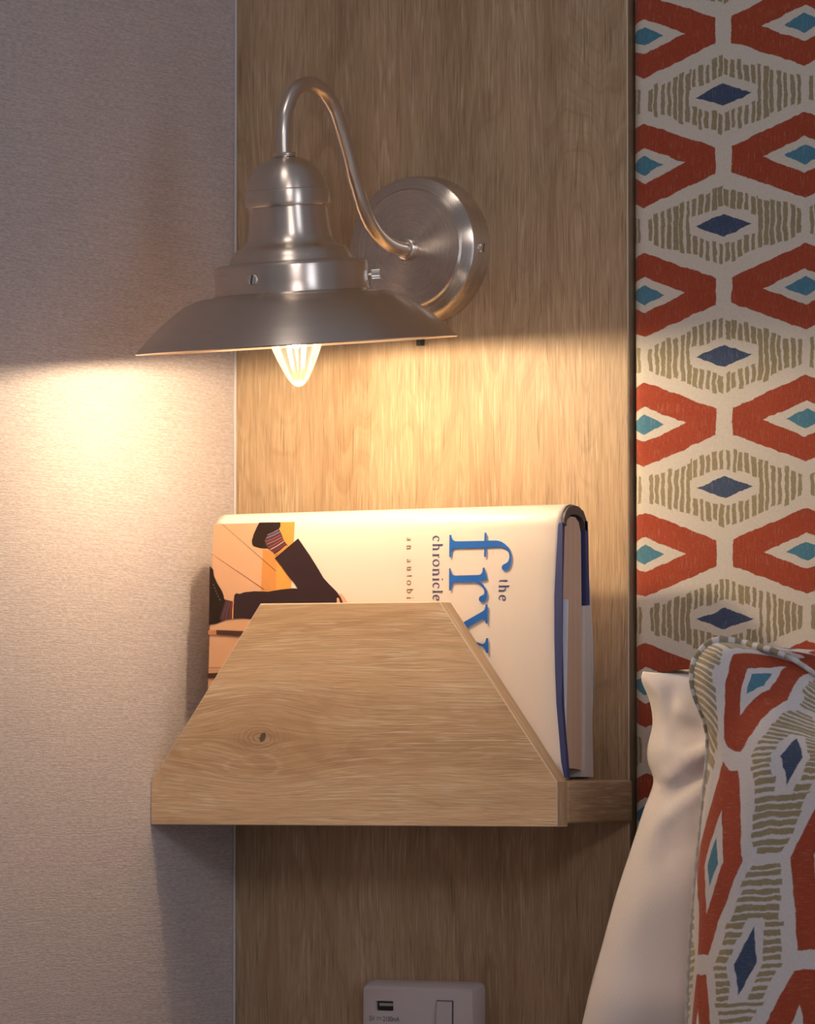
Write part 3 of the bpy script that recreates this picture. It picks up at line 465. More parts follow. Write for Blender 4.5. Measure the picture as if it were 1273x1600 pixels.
PILLOW_P=[[[0.321,-0.0686,0.8012],[0.3283,-0.0715,0.8003],[0.3384,-0.0696,0.801],[0.35,-0.066,0.802],[0.3642,-0.0605,0.7998],[0.3843,-0.0523,0.7962],[0.4115,-0.0423,0.7914],[0.4382,-0.0317,0.7877],[0.5182,-0.0335,0.7877],[0.6382,-0.0391,0.7877],[0.7082,-0.0686,0.7877]],[[0.3202,-0.0687,0.7957],[0.3301,-0.0734,0.7934],[0.3412,-0.0726,0.7926],[0.3536,-0.0699,0.7926],[0.3688,-0.0655,0.7903],[0.388,-0.0597,0.7877],[0.4163,-0.052,0.7841],[0.444,-0.0436,0.7822],[0.524,-0.0449,0.7822],[0.644,-0.0486,0.7822],[0.714,-0.0687,0.7822]],[[0.3237,-0.066,0.7848],[0.3343,-0.0736,0.7825],[0.3452,-0.0748,0.781],[0.3569,-0.0739,0.7802],[0.3718,-0.0713,0.7795],[0.3917,-0.0669,0.7769],[0.4211,-0.0617,0.775],[0.4496,-0.0554,0.7731],[0.5296,-0.0559,0.7731],[0.6496,-0.0575,0.7731],[0.7196,-0.066,0.7731]],[[0.3249,-0.0645,0.7718],[0.3369,-0.0746,0.7695],[0.3485,-0.0773,0.768],[0.3609,-0.0776,0.768],[0.3747,-0.077,0.7679],[0.3954,-0.0742,0.7661],[0.4258,-0.0713,0.7642],[0.4553,-0.0672,0.7642],[0.5353,-0.0671,0.7642],[0.6553,-0.0667,0.7642],[0.7253,-0.0645,0.7642]],[[0.3221,-0.0654,0.758],[0.3364,-0.0776,0.7565],[0.349,-0.0814,0.755],[0.3626,-0.0825,0.7554],[0.3777,-0.0828,0.7564],[0.399,-0.0815,0.7553],[0.4305,-0.081,0.7542],[0.4609,-0.0789,0.7535],[0.5409,-0.0782,0.7535],[0.6609,-0.0762,0.7535],[0.7309,-0.0654,0.7535]],[[0.3222,-0.0649,0.7493],[0.3362,-0.0773,0.7464],[0.3489,-0.0812,0.7442],[0.3625,-0.0824,0.7435],[0.3776,-0.0827,0.7443],[0.399,-0.0815,0.7436],[0.4306,-0.0811,0.7429],[0.461,-0.0792,0.743],[0.541,-0.0785,0.743],[0.661,-0.0763,0.743],[0.731,-0.0649,0.743]],[[0.3263,-0.0664,0.7384],[0.3402,-0.0788,0.7342],[0.3523,-0.0831,0.7313],[0.3646,-0.085,0.73],[0.379,-0.0856,0.73],[0.4004,-0.0845,0.7301],[0.432,-0.0842,0.7302],[0.4624,-0.0823,0.7303],[0.5424,-0.0815,0.7303],[0.6624,-0.0791,0.7303],[0.7324,-0.0664,0.7303]],[[0.3228,-0.0722,0.7218],[0.3374,-0.0842,0.7176],[0.3513,-0.0874,0.7142],[0.3648,-0.0885,0.7128],[0.3805,-0.0885,0.7129],[0.4018,-0.0873,0.7131],[0.4334,-0.0871,0.7133],[0.4638,-0.0852,0.7135],[0.5438,-0.0846,0.7135],[0.6638,-0.0826,0.7135],[0.7338,-0.0722,0.7135]],[[0.3179,-0.0785,0.6994],[0.3338,-0.0898,0.6954],[0.3489,-0.0922,0.692],[0.3642,-0.0922,0.6908],[0.3817,-0.0911,0.6909],[0.4031,-0.0899,0.6911],[0.4346,-0.0897,0.6915],[0.4649,-0.0879,0.6918],[0.5449,-0.0874,0.6918],[0.6649,-0.086,0.6918],[0.7349,-0.0785,0.6918]],[[0.3123,-0.0851,0.6749],[0.3289,-0.096,0.6711],[0.3452,-0.0976,0.6678],[0.3624,-0.0966,0.6666],[0.3814,-0.0945,0.6669],[0.4043,-0.0925,0.6672],[0.4358,-0.0923,0.6676],[0.4661,-0.0905,0.6681],[0.5461,-0.0902,0.6681],[0.6661,-0.0894,0.6681],[0.7361,-0.0851,0.6681]],[[0.3067,-0.0915,0.6462],[0.3239,-0.102,0.6426],[0.3415,-0.1029,0.6394],[0.3605,-0.1007,0.6383],[0.381,-0.0978,0.6386],[0.4054,-0.0949,0.639],[0.4368,-0.0947,0.6396],[0.4671,-0.0929,0.6402],[0.5471,-0.0928,0.6402],[0.6671,-0.0926,0.6402],[0.7371,-0.0915,0.6402]],[[0.3014,-0.0977,0.6183],[0.3196,-0.1076,0.6148],[0.3381,-0.108,0.6117],[0.3586,-0.1049,0.6107],[0.3807,-0.1011,0.6111],[0.4065,-0.0973,0.6116],[0.4379,-0.0971,0.6124],[0.4682,-0.0953,0.6131],[0.5482,-0.0954,0.6131],[0.6682,-0.0958,0.6131],[0.7382,-0.0977,0.6131]],[[0.2954,-0.0996,0.588],[0.3125,-0.1059,0.5846],[0.3316,-0.1036,0.5822],[0.352,-0.0988,0.5811],[0.3743,-0.0929,0.5815],[0.4008,-0.0863,0.582],[0.4309,-0.0833,0.5828],[0.4601,-0.0789,0.5835],[0.5401,-0.0799,0.5835],[0.6601,-0.083,0.5835],[0.7301,-0.0996,0.5835]],[[0.2915,-0.1,0.5556],[0.3086,-0.1064,0.5523],[0.328,-0.1039,0.55],[0.3494,-0.0985,0.5498],[0.3735,-0.0916,0.5502],[0.4,-0.085,0.5508],[0.4301,-0.0819,0.5517],[0.4593,-0.0775,0.5526],[0.5393,-0.0786,0.5526],[0.6593,-0.082,0.5526],[0.7293,-0.1,0.5526]],[[0.2933,-0.0975,0.5304],[0.3068,-0.0996,0.5268],[0.3246,-0.0947,0.5244],[0.3449,-0.0871,0.5233],[0.3667,-0.0787,0.5236],[0.392,-0.0694,0.524],[0.42,-0.0619,0.5246],[0.4475,-0.0536,0.5252],[0.5275,-0.0558,0.5252],[0.6475,-0.0624,0.5252],[0.7175,-0.0975,0.5252]]]
PILLOW_UV=[[[1004,1049],[1018,1051],[1045,1049],[1078,1046],[1120,1052],[1180,1062],[1260,1075],[1340,1085],[1532.0,1085],[1820.0,1085],[1988.0,1085]],[[1002,1064],[1020,1070],[1048,1072],[1082,1072],[1125,1078],[1180,1085],[1260,1095],[1340,1100],[1532.0,1100],[1820.0,1100],[1988.0,1100]],[[1014,1094],[1030,1100],[1055,1104],[1085,1106],[1125,1108],[1180,1115],[1260,1120],[1340,1125],[1532.0,1125],[1820.0,1125],[1988.0,1125]],[[1019,1130],[1035,1136],[1060,1140],[1090,1140],[1125,1140],[1180,1145],[1260,1150],[1340,1150],[1532.0,1150],[1820.0,1150],[1988.0,1150]],[[1011,1168],[1030,1172],[1056,1176],[1088,1175],[1125,1172],[1180,1175],[1260,1178],[1340,1180],[1532.0,1180],[1820.0,1180],[1988.0,1180]],[[1012,1192],[1030,1200],[1056,1206],[1088,1208],[1125,1206],[1180,1208],[1260,1210],[1340,1210],[1532.0,1210],[1820.0,1210],[1988.0,1210]],[[1020,1222],[1038,1234],[1062,1242],[1090,1246],[1125,1246],[1180,1246],[1260,1246],[1340,1246],[1532.0,1246],[1820.0,1246],[1988.0,1246]],[[1004,1268],[1024,1280],[1054,1290],[1086,1294],[1125,1294],[1180,1294],[1260,1294],[1340,1294],[1532.0,1294],[1820.0,1294],[1988.0,1294]],[[984,1330],[1008,1342],[1042,1352],[1080,1356],[1125,1356],[1180,1356],[1260,1356],[1340,1356],[1532.0,1356],[1820.0,1356],[1988.0,1356]],[[962,1398],[988,1410],[1026,1420],[1070,1424],[1120,1424],[1180,1424],[1260,1424],[1340,1424],[1532.0,1424],[1820.0,1424],[1988.0,1424]],[[940,1478],[968,1490],[1010,1500],[1060,1504],[1115,1504],[1180,1504],[1260,1504],[1340,1504],[1532.0,1504],[1820.0,1504],[1988.0,1504]],[[919,1556],[950,1568],[995,1578],[1050,1582],[1110,1582],[1180,1582],[1260,1582],[1340,1582],[1532.0,1582],[1820.0,1582],[1988.0,1582]],[[902,1640],[935,1652],[985,1660],[1042,1664],[1105,1664],[1180,1664],[1260,1664],[1340,1664],[1532.0,1664],[1820.0,1664],[1988.0,1664]],[[892,1730],[925,1742],[976,1750],[1036,1752],[1105,1752],[1180,1752],[1260,1752],[1340,1752],[1532.0,1752],[1820.0,1752],[1988.0,1752]],[[900,1800],[930,1812],[980,1820],[1040,1824],[1105,1824],[1180,1824],[1260,1824],[1340,1824],[1532.0,1824],[1820.0,1824],[1988.0,1824]]]

# ------------------------------------------------------------------ materials
M_PANEL = wood('oak_laminate_upright', 'Z', seed=2.0, ticks=0.25, pores=0.55, fig=1.0, tone=0.97)
M_PANELSIDE = wood('oak_laminate_shaded_edge', 'Z', tone=0.62, seed=5.0, ticks=0.1, pores=0.3)  # darker copy of the panel oak: shade of the unlit side in the tone
M_SHELF = wood('oak_laminate_lengthwise', 'X', knot=(-0.1135, 0.0504, 0.026), seed=9.0, ticks=0.55, pores=0.15, tone=1.34, fig=0.6, wavy=0.7)
M_LIP = wood('oak_lipping', 'Y', seed=19.0, ticks=0.3, pores=0.25, tone=1.05, fig=0.3)
M_BEVEL = plain('pale_arris_highlight', (0.62, 0.50, 0.36), 0.5)  # bright line where edges catch the light, painted as a pale bevel colour
M_BOARD = wood('oak_laminate_shelf', 'X', seed=14.0, ticks=0.3, pores=0.2, tone=0.95)
M_WALL = wallpaper()
M_BEAD = plain('corner_sealant', (0.60, 0.55, 0.55), 0.5)
M_PLAIN = plain('painted_board', (0.5, 0.46, 0.44), 0.7)
M_FLOOR = plain('carpet', (0.16, 0.13, 0.11), 0.95)
M_METAL = metal()
M_METALY = metal('brushed_nickel_disc', 'Z', 0.9, 0.27)
M_TUBE = plain('satin_nickel_tube', (0.72, 0.63, 0.55), 0.29, 1.0, vary=0.01)
M_SCREW = plain('zinc_screw', (0.80, 0.80, 0.76), 0.28, 1.0)
M_BLACK = plain('black_plastic', (0.012, 0.012, 0.014), 0.35)
M_WHITEPL = plain('white_socket_plastic', (0.62, 0.555, 0.56), 0.38, vary=0.01)
M_GOLD = plain('usb_contacts', (0.45, 0.47, 0.44), 0.35, 0.6)
M_INK = plain('grey_print', (0.10, 0.09, 0.13), 0.6)
M_FAB_H = print_fabric('printed_linen_headboard', 'OBJ')
M_FAB_C = print_fabric('printed_linen_cushion', 'UV', cream=(0.64, 0.61, 0.62))
M_COTTON = linen('white_cotton', (0.80, 0.74, 0.72))
M_MATT = linen('mattress_cloth', (0.7, 0.68, 0.66))
M_JACKET = plain('cream_dust_jacket', (0.75, 0.645, 0.56), 0.35, vary=0.01)
M_JBACK = plain('white_dust_jacket_back', (0.74, 0.74, 0.80), 0.45, vary=0.01)
M_NAVY = plain('navy_book_cloth', (0.035, 0.045, 0.15), 0.6)
M_CAP = plain('dark_headband_cloth', (0.10, 0.07, 0.07), 0.6)
M_FLAP = plain('white_jacket_flap', (0.70, 0.69, 0.76), 0.5, vary=0.01)
M_FLAP2 = plain('grey_jacket_flap', (0.60, 0.56, 0.54), 0.5, vary=0.01)

def page_paper():
    t = NT('book_pages')
    x, y, z = t.sep(t.coord())
    n = t.noise(t.comb(t.m('MULTIPLY', x, 20.0), t.m('MULTIPLY', y, 5200.0), t.m('MULTIPLY', z, 9.0)), 1, 2, 0.6)
    s = t.m('SUBTRACT', 1.0, t.ramp(t.m('ABSOLUTE', t.m('SUBTRACT', t.m('FRACT', t.m('ADD', t.m('DIVIDE', y, 0.0058), 0.28)), 0.5)), 0.02, 0.05))
    c = t.mix(n, (0.52, 0.37, 0.27), (0.66, 0.48, 0.36))
    c = t.mix(t.m('MULTIPLY', s, 0.45), c, (0.80, 0.66, 0.54))
    t.principled(c, 0.9, normal=t.bump(n, 0.3, 0.0002), spec=0.1)
    return t.mat
M_PAGES = page_paper()

PRINT = {
    'tan': (0.62, 0.36, 0.22), 'orange': (0.58, 0.25, 0.075), 'orange2': (0.66, 0.31, 0.07), 'line': (0.16, 0.07, 0.03),
    'black': (0.022, 0.012, 0.010), 'socks': (0.075, 0.035, 0.035), 'lav': (0.30, 0.20, 0.26), 'blue': (0.17, 0.22, 0.42),
    'red': (0.35, 0.05, 0.06), 'grey': (0.28, 0.2, 0.2), 'pink': (0.55, 0.33, 0.38), 'darkred': (0.2, 0.03, 0.03),
    'yellow': (0.85, 0.42, 0.12), 'trouser': (0.030, 0.016, 0.020), 'purple': (0.13, 0.06, 0.12), 'eye': (0.13, 0.12, 0.09),
    'skin': (0.72, 0.40, 0.27), 'skin2': (0.48, 0.20, 0.10), 'brown': (0.075, 0.035, 0.025),
    'titleblue': (0.022, 0.125, 0.46), 'smallblue': (0.08, 0.085, 0.18), 'smallbrown': (0.20, 0.11, 0.06),
}
PM = {k: plain('print_' + k, v, 0.5, spec=0.15, vary=0.03) for k, v in PRINT.items()}

# ------------------------------------------------------------------ the setting
WX = 0.2747       # width of the oak panel
def wall_slab(name, lo, hi, mat):
    return box(name, lo, hi, mat, smooth=False, kind='structure')
wall_slab('wall_left', (-0.05, -2.2, 0.0), (0.0, 0.10, 2.3), M_WALL)
wall_slab('wall_back', (0.0, 0.04, 0.0), (2.4, 0.10, 2.3), M_PLAIN)
wall_slab('floor', (-0.05, -2.2, -0.05), (2.4, 0.10, 0.0), M_FLOOR)
tube('trim_1', [Vector((0.0009, -0.0009, z)) for z in (0.0, 0.6, 1.2, 1.8, 2.3)], 0.0009, M_BEAD, seg=10, kind='structure')

panel = empty('wall_panel', (WX / 2, 0.02, 0.0), 'tall light oak wood-effect panel carrying the lamp and shelf', 'panel')
bd = box('board', (0.0006, 0.0, 0.0), (WX, 0.039, 2.29), [M_PANEL, M_BEVEL], parent=panel, smooth=False, bevel=0.0005, segs=1)
bd.modifiers['bevel'].material = 1
box('edge_strip', (WX + 0.00003, 0.0007, 0.0), (WX + 0.0004, 0.039, 2.29), M_PANELSIDE, parent=panel, smooth=False,
    label='side edge of the oak panel, shade painted into its tone')

# ------------------------------------------------------------------ headboard: padded, the left edge rounds away
hb = empty('headboard', (0.3382, 0.0, 1.0609), 'padded headboard in cream linen with red hexagon and olive stroke print', 'headboard')
def headboard():
    x0, x1, yf, yb, r = WX + 0.0009, 1.55, 0.0005, 0.035, 0.010
    prof = [(x0, yb), (x0 - 0.0002, yf + r)]
    for k in range(1, 12):
        a = math.radians(90 * k / 12)
        prof.append((x0 + r - r * math.cos(a) if k else x0, yf + r - r * math.sin(a)))
    prof += [(x0 + r + d, yf - 0.0012 * (1 - math.exp(-d * 30))) for d in (0, 0.01, 0.03, 0.07, 0.15, 0.4, 0.9)]
    prof += [(x1, yf), (x1, yb)]
    zs = [0.45 + k * 0.05 for k in range(21)]
    v = [(x, y, z) for z in zs for x, y in prof]
    n = len(prof)
    f = [(i * n + j, i * n + j + 1, (i + 1) * n + j + 1, (i + 1) * n + j) for i in range(len(zs) - 1) for j in range(n - 1)]
    f += [tuple(range(n)), tuple((len(zs) - 1) * n + j for j in range(n))]
    mesh('padding', v, f, M_FAB_H, parent=hb)
headboard()
box('base_board', (WX + 0.003, 0.0352, 0.30), (1.55, 0.0395, 1.45), M_PLAIN, parent=hb, smooth=False)

# ------------------------------------------------------------------ shelf
shelf = empty('wall_shelf', (0.139, -0.04, 0.7135), 'small oak wall shelf with trapezoid front panel, below the lamp', 'shelf')
YF, YB = -0.0915, -0.0790
prism('front_panel', [(0.0004, 0.7125), (0.2779, 0.7130), (0.2779, 0.7385), (0.2006, 0.8422), (0.0776, 0.8430), (0.0004, 0.7378)],
      YF, YB, [M_SHELF, M_LIP, M_BEVEL], parent=shelf, smooth=False, bevel=0.0005, segs=2)
fpn = [o for o in shelf.children if o.name == 'front_panel'][0]
for p in fpn.data.polygons:
    if abs(p.normal.y) < 0.5: p.material_index = 1
fpn.modifiers['bevel'].material = 2
box('shelf_board', (0.0004, YB + 0.0001, 0.7146), (0.2777, -0.0001, 0.7394), M_BOARD, parent=shelf, smooth=False, bevel=0.0022, segs=4)

# ------------------------------------------------------------------ wall lamp
XM, ZM = 0.1363, 1.0565
lamp = empty('wall_lamp', (XM, -0.001, ZM), 'brushed nickel gooseneck wall lamp with flared shade and lit bulb', 'lamp')
# wall plate, turned about the wall's normal
plate = [(0.0, 0.0210), (0.006, 0.0209), (0.0352, 0.0197), (0.0362, 0.0185), (0.0372, 0.0181), (0.0418, 0.0168), (0.0430, 0.0158), (0.0436, 0.0142), (0.0450, 0.0010), (0.0450, 0.0)]
bp = lathe('wall_plate', [(max(r, 0.00005), h) for r, h in plate], M_METALY, lamp, (XM, 0.0, ZM), (0, -1, 0), seg=144, angle=25)
def screw(name, centre, axis, r=0.0026, h=0.0014, parent=None, mat=None, turn=0.6, label=None):
    o = lathe(name, [(0.00005, h), (r * 0.7, h), (r * 0.93, h * 0.8), (r, h * 0.3), (r, -0.002)], mat or M_SCREW, parent, centre, axis, seg=24, label=label)
    ax = Vector(axis).normalized()
    ref = Vector((0, 0, 1)) if abs(ax.z) < 0.9 else Vector((1, 0, 0))
    a = ax.cross(ref).normalized(); b = ax.cross(a)
    s = a * math.cos(turn) + b * math.sin(turn); q = ax.cross(s)
    c = Vector(centre)
    v = []
    for e in (h * 0.7, h + 0.00006):
        for i, j in ((-1, -1), (1, -1), (1, 1), (-1, 1)):
            v.append(c + ax * e + s * i * r * 0.88 + q * j * r * 0.13)
    f = [(0, 1, 2, 3), (4, 5, 6, 7), (0, 1, 5, 4), (1, 2, 6, 5), (2, 3, 7, 6), (3, 0, 4, 7)]
    # the slot is a thin dark inlay
    me = mesh('screw_slot', [tuple(p) for p in v], f, M_BLACK, parent=None, smooth=False)
    me.parent = o
    me.matrix_parent_inverse = (Matrix.Translation(origin_of(parent) + o.location) @ o.rotation_quaternion.to_matrix().to_4x4()).inverted()
    return o
screw('plate_screw', (XM + 0.0446, -0.0085, ZM - 0.0010), (1, 0, 0), 0.0032, 0.0010, lamp, turn=1.2)
arm_pts = [(135.8, -158.2, 1096.5), (135.6, -158.4, 1106), (135.6, -158.0, 1114.6), (135.5, -154.9, 1124.6), (135.4, -145.8, 1136.6), (135.3, -132.3, 1142.1), (135.3, -118.5, 1141.6),
           (135.4, -105.2, 1133.9), (135.5, -97.0, 1122.7), (135.7, -89.7, 1109.8), (135.8, -83.3, 1096.6), (135.9, -78.6, 1088.6), (136.0, -71.8, 1077.2),
           (136.2, -62.6, 1067.0), (136.2, -50.6, 1060.0), (136.3, -36.6, 1056.4), (136.3, -18.0, 1055.8)]
arm_path = smooth_path([(x / 1000, y / 1000, z / 1000) for x, y, z in arm_pts], 5)
tube('arm', arm_path, 0.0043, M_TUBE, seg=28, parent=lamp, angle=60)
lathe('arm_collar', [(0.00005, 0.0032), (0.0054, 0.0032), (0.0064, 0.0024), (0.0066, 0.0), (0.0062, -0.004)], M_TUBE, lamp, (XM, -0.0212, 1.0558), (0, -1, 0), seg=48)
# shade, leaning a little towards the wall under its own weight
AX = Vector((-0.0117, -0.098, 1)).normalized()
RIM = Vector((0.1371, -0.146, 0.9893))
S = 1 / 2715.0
T = 0.0009
def shell(outer, th=T):
    """closed profile: outer run then the same run inset"""
    pts = [Vector((r, h)) for r, h in outer]
    inner = []
    for i, p in enumerate(pts):
        a = pts[max(i - 1, 0)]; b = pts[min(i + 1, len(pts) - 1)]
        d = (b - a).normalized(); n = Vector((-d.y, d.x))
        q = p + n * th
        inner.append(Vector((max(q.x, 0.00006), q.y)))
    return [tuple(p) for p in pts] + [tuple(p) for p in inner[::-1]]
brim = [(252.5, 0), (249, 4), (240, 13.5), (231, 22.5), (222, 31), (210, 41), (198, 50.5), (186, 59), (175, 66.5), (166, 71), (158, 73.8), (154, 76.2), (150, 77.6), (143, 78.6), (126, 80.5),
        (122.5, 82.5), (121.3, 87), (120.8, 100), (120.8, 119), (119.8, 124.5), (116.5, 128), (111, 129.4), (98, 131), (96, 133.5), (94, 139), (90.5, 145), (86, 150), (82, 152.6), (78.5, 154), (74, 157), (70, 161.5), (67, 167), (65, 174), (63.5, 184), (62.2, 200), (61, 218), (60, 236)]
lathe('shade', shell([(r * S, h * S) for r, h in brim]), M_METAL, lamp, RIM, AX, seg=160, closed=True, angle=32)
dome = [(66.3, 217), (67.3, 219), (67.3, 224), (67, 231), (66.4, 240), (65.6, 242.6), (63.9, 244), (63, 248), (60.2, 257), (56, 266), (50, 275), (43, 282), (34, 288), (22, 292.6), (10, 294)]
lathe('shade_cap', shell([(r * S, h * S) for r, h in dome]), M_METAL, lamp, RIM, AX, seg=128, closed=True, angle=32)
lathe('cap_washer', [(0.0040, 0.0020), (0.0060, 0.0020), (0.0067, 0.0012), (0.0067, 0.0003), (0.0062, -0.0006), (0.0040, -0.0006)], M_TUBE, lamp, RIM + AX * (296 * S), AX, seg=48, closed=True)
def drum_dir(deg):
    a = math.radians(deg)   # 0 = towards the picture's right, along the drum
    e1 = Vector((right.x, right.y, 0)); e1 = (e1 - AX * e1.dot(AX)).normalized(); e2 = AX.cross(e1)
    return e1 * math.cos(a) - e2 * math.sin(a)
d1 = drum_dir(119)
screw('shade_screw', RIM + AX * (104 * S) + d1 * (120.6 * S), d1, 0.0031, 0.0015, lamp, turn=1.35)
d2 = drum_dir(5)
th_c = RIM + AX * (103 * S) + d2 * (120.5 * S)
lathe('thumb_screw_stem', [(0.0011, -0.001), (0.0011, 0.003)], M_SCREW, lamp, th_c, d2, seg=16, caps=True)
knurl = []
v, f = [], []
for k in range(48):
    r = 0.0027 if k % 2 else 0.00235
    a = 2 * math.pi * k / 48
    for h in (0.0016, 0.0063): v.append((r * math.cos(a), r * math.sin(a), h))
for k in range(48):
    k2 = (k + 1) % 48; f.append((2 * k, 2 * k2, 2 * k2 + 1, 2 * k + 1))
f += [tuple(2 * k for k in range(48)), tuple(2 * k + 1 for k in range(48))]
kn = mesh('thumb_screw', v, f, M_SCREW, lamp, smooth=False, world_space=False, label='bright knurled thumb screw')
kn.location = th_c - lamp.location; kn.rotation_mode = 'QUATERNION'; kn.rotation_quaternion = Vector((0, 0, 1)).rotation_difference(d2)
# bulb holder, bulb and filament
lathe('bulb_holder', [(0.0105, 0.0), (0.0115, 0.001), (0.0115, 0.022), (0.0135, 0.024), (0.0135, 0.034), (0.002, 0.036)], plain('holder_white', (0.6, 0.57, 0.5), 0.4), lamp, RIM + AX * 0.042, AX, seg=48)
tg = NT('candle_bulb_glass')
px_, py_, pz_ = tg.sep(tg.coord())
rib = tg.m('SINE', tg.m('MULTIPLY', tg.m('ARCTAN2', px_, py_), 14.0))
gl = tg.n('ShaderNodeBsdfGlossy'); gl.inputs['Roughness'].default_value = 0.08; tg.link(tg.bump(rib, 0.4, 0.0004), gl.inputs['Normal'])
tr_ = tg.n('ShaderNodeBsdfTransparent'); tr_.inputs[0].default_value = (0.97, 0.96, 0.93, 1)
em = tg.n('ShaderNodeEmission')
tg.link(tg.mix(tg.ramp(rib, -1, 1), (1.0, 0.80, 0.42), (1.0, 0.87, 0.55)), em.inputs[0]); em.inputs[1].default_value = 0.30
mx = tg.n('ShaderNodeMixShader'); fr = tg.n('ShaderNodeFresnel'); fr.inputs[0].default_value = 1.35
tg.link(fr.outputs[0], mx.inputs[0]); tg.link(tr_.outputs[0], mx.inputs[1]); tg.link(gl.outputs[0], mx.inputs[2])
ad = tg.n('ShaderNodeAddShader'); tg.link(mx.outputs[0], ad.inputs[0]); tg.link(em.outputs[0], ad.inputs[1])
tg.link(ad.outputs[0], tg.out.inputs[0])
bulb_prof = [(0.0095, 0.047), (0.0105, 0.043), (0.0135, 0.034), (0.0163, 0.024), (0.0172, 0.016), (0.0170, 0.009), (0.0158, 0.003), (0.0144, -0.001), (0.0122, -0.0068), (0.0102, -0.0112), (0.0080, -0.0158), (0.0056, -0.0200), (0.0038, -0.0222), (0.0018, -0.0236), (0.00005, -0.0240)]
BP = [(p.x, p.y) for p in smooth_path([(a, b, 0) for a, b in bulb_prof], 3)]
BP = [(max(r, 0.00005), h) for r, h in BP]
bulb = lathe('light_bulb', BP, tg.mat, lamp, RIM, AX, seg=64, angle=0, label='lit clear candle bulb')
te = NT('glowing_filament')
e2_ = te.n('ShaderNodeEmission'); e2_.inputs[0].default_value = (1.0, 0.77, 0.50, 1); e2_.inputs[1].default_value = 1150
te.link(e2_.outputs[0], te.out.inputs[0])
fp = [(0.0045 * math.sin(math.pi * k / 12) + 0.00004, 0.0095 + 0.0115 * math.cos(math.pi * k / 12)) for k in range(13)]
v, f = lathe_data(fp, 20)
fil = mesh('filament', v, f, te.mat, None, world_space=False, angle=0)
fil.parent = bulb
# pull switch under the wall plate
lathe('switch', [(0.0023, 0.0), (0.0026, 0.0006), (0.0027, 0.006), (0.0027, 0.018)], M_BLACK, lamp, (XM, -0.0055, 0.9990), (0, 0, 1), seg=24, caps=True, label='small black switch button')

# ------------------------------------------------------------------ book, lying on its side, spine up
book = empty('book', (0.15, -0.055, 0.7395), 'hardback book on its side in the shelf, cream jacket with blue title', 'book')
Y0, SL, Z0 = -0.0785, 0.055, 0.7395
def yfront(z, off=0.0): return Y0 + (z - Z0) * SL - off
XL, XR = 0.0312, 0.2716
fr_pts = [(yfront(z), z) for z in (0.7402, 0.750, 0.765, 0.783, 0.80, 0.82, 0.845, 0.867, 0.885)]
sp_pts = [(-0.0695, 0.8895), (-0.0675, 0.8935), (-0.0640, 0.8965), (-0.0585, 0.8980), (-0.0525, 0.8975), (-0.0465, 0.8950), (-0.0425, 0.8915)]
bk_pts = [(-0.0400, 0.886), (-0.0370, 0.868), (-0.0335, 0.848), (-0.0305, 0.820), (-0.0300, 0.795), (-0.0318, 0.765), (-0.0345, 0.7402)]
sec = fr_pts + sp_pts + bk_pts
NF, NS = len(fr_pts), len(sp_pts)
def xright(i, z):
    if i < NF: # front sheet flares a little towards its lower corner
        tab = [(0.7402, 0.2773), (0.750, 0.2748), (0.765, 0.2730), (0.783, 0.2707), (0.797, 0.2696), (0.820, 0.2683), (0.845, 0.2675), (0.867, 0.2681), (0.8893, 0.2690)]
        for (z0_, a_), (z1_, b_) in zip(tab, tab[1:]):
            if z <= z1_: return a_ + (b_ - a_) * max(0, (z - z0_) / (z1_ - z0_))
        return tab[-1][1]
    if i < NF + NS: return 0.2686
    return 0.2700
v, f, uvs = [], [], []
cols = [0.0, 0.02, 0.25, 0.5, 0.75, 0.95, 0.985, 1.0]
for i, (y, z) in enumerate(sec):
    xr = xright(i, z)
    for c in cols:
        yy = y
        if i >= NF + NS and c > 0.96:       # the back sheet curls in towards the board
            yy = y - (0.0045 if c > 0.99 else 0.0018) * min(1, (0.892 - z) / 0.03)
        if i < NF and c == 1.0: yy = y + 0.0012
        v.append((XL + (xr - XL) * c, yy, z))
n = len(cols)
for i in range(len(sec) - 1):
    for j in range(n - 1): f.append((i * n + j, i * n + j + 1, (i + 1) * n + j + 1, (i + 1) * n + j))
jk = mesh('dust_jacket', v, f, [M_JACKET, M_JBACK], parent=book, angle=0)
for p in jk.data.polygons:
    if p.index // (n - 1) >= NF + NS - 1: p.material_index = 1
so = jk.modifiers.new('thickness', 'SOLIDIFY'); so.thickness = 0.00022; so.offset = 0
# cream paper edge and boards
BX0, BX1 = XL + 0.002, 0.2705
def board(name, pts, mat, x0=BX0, x1=BX1, **kw):
    m_ = len(pts)
    xr_ = (lambda z: x1) if not callable(x1) else x1
    v = [(x0, y, z) for y, z in pts] + [(xr_(z), y, z) for y, z in pts]
    f = [tuple(range(m_)), tuple(range(m_, 2 * m_))] + [(i, (i + 1) % m_, m_ + (i + 1) % m_, m_ + i) for i in range(m_)]
    return mesh(name, v, f, mat, parent=book, smooth=False, **kw)
o1 = 0.0004
FBZ = [0.7405, 0.753, 0.765, 0.783, 0.80, 0.82, 0.85, 0.887]
FBX = [0.2772, 0.2758, 0.2742, 0.2722, 0.2712, 0.2701, 0.2696, 0.2696]
def fb_edge(z): return FBX[min(range(len(FBZ)), key=lambda k: abs(FBZ[k] - z))]
board('front_board', [(yfront(z, -o1), z) for z in FBZ] + [(yfront(z, -0.0033), z) for z in FBZ[::-1]], M_NAVY, x1=fb_edge, label='navy front board')
board('back_board', [(-0.0378, 0.7415), (-0.0408, 0.7415), (-0.0448, 0.889), (-0.0415, 0.889), (-0.0408, 0.8800), (-0.0395, 0.8405)], M_NAVY, label='navy back board')
sp_o = [(y, z - 0.0005) for y, z in [(-0.0690, 0.8865)] + sp_pts[:-1] + [(-0.0430, 0.8900), (-0.0418, 0.884)]]
mid_y = -0.056
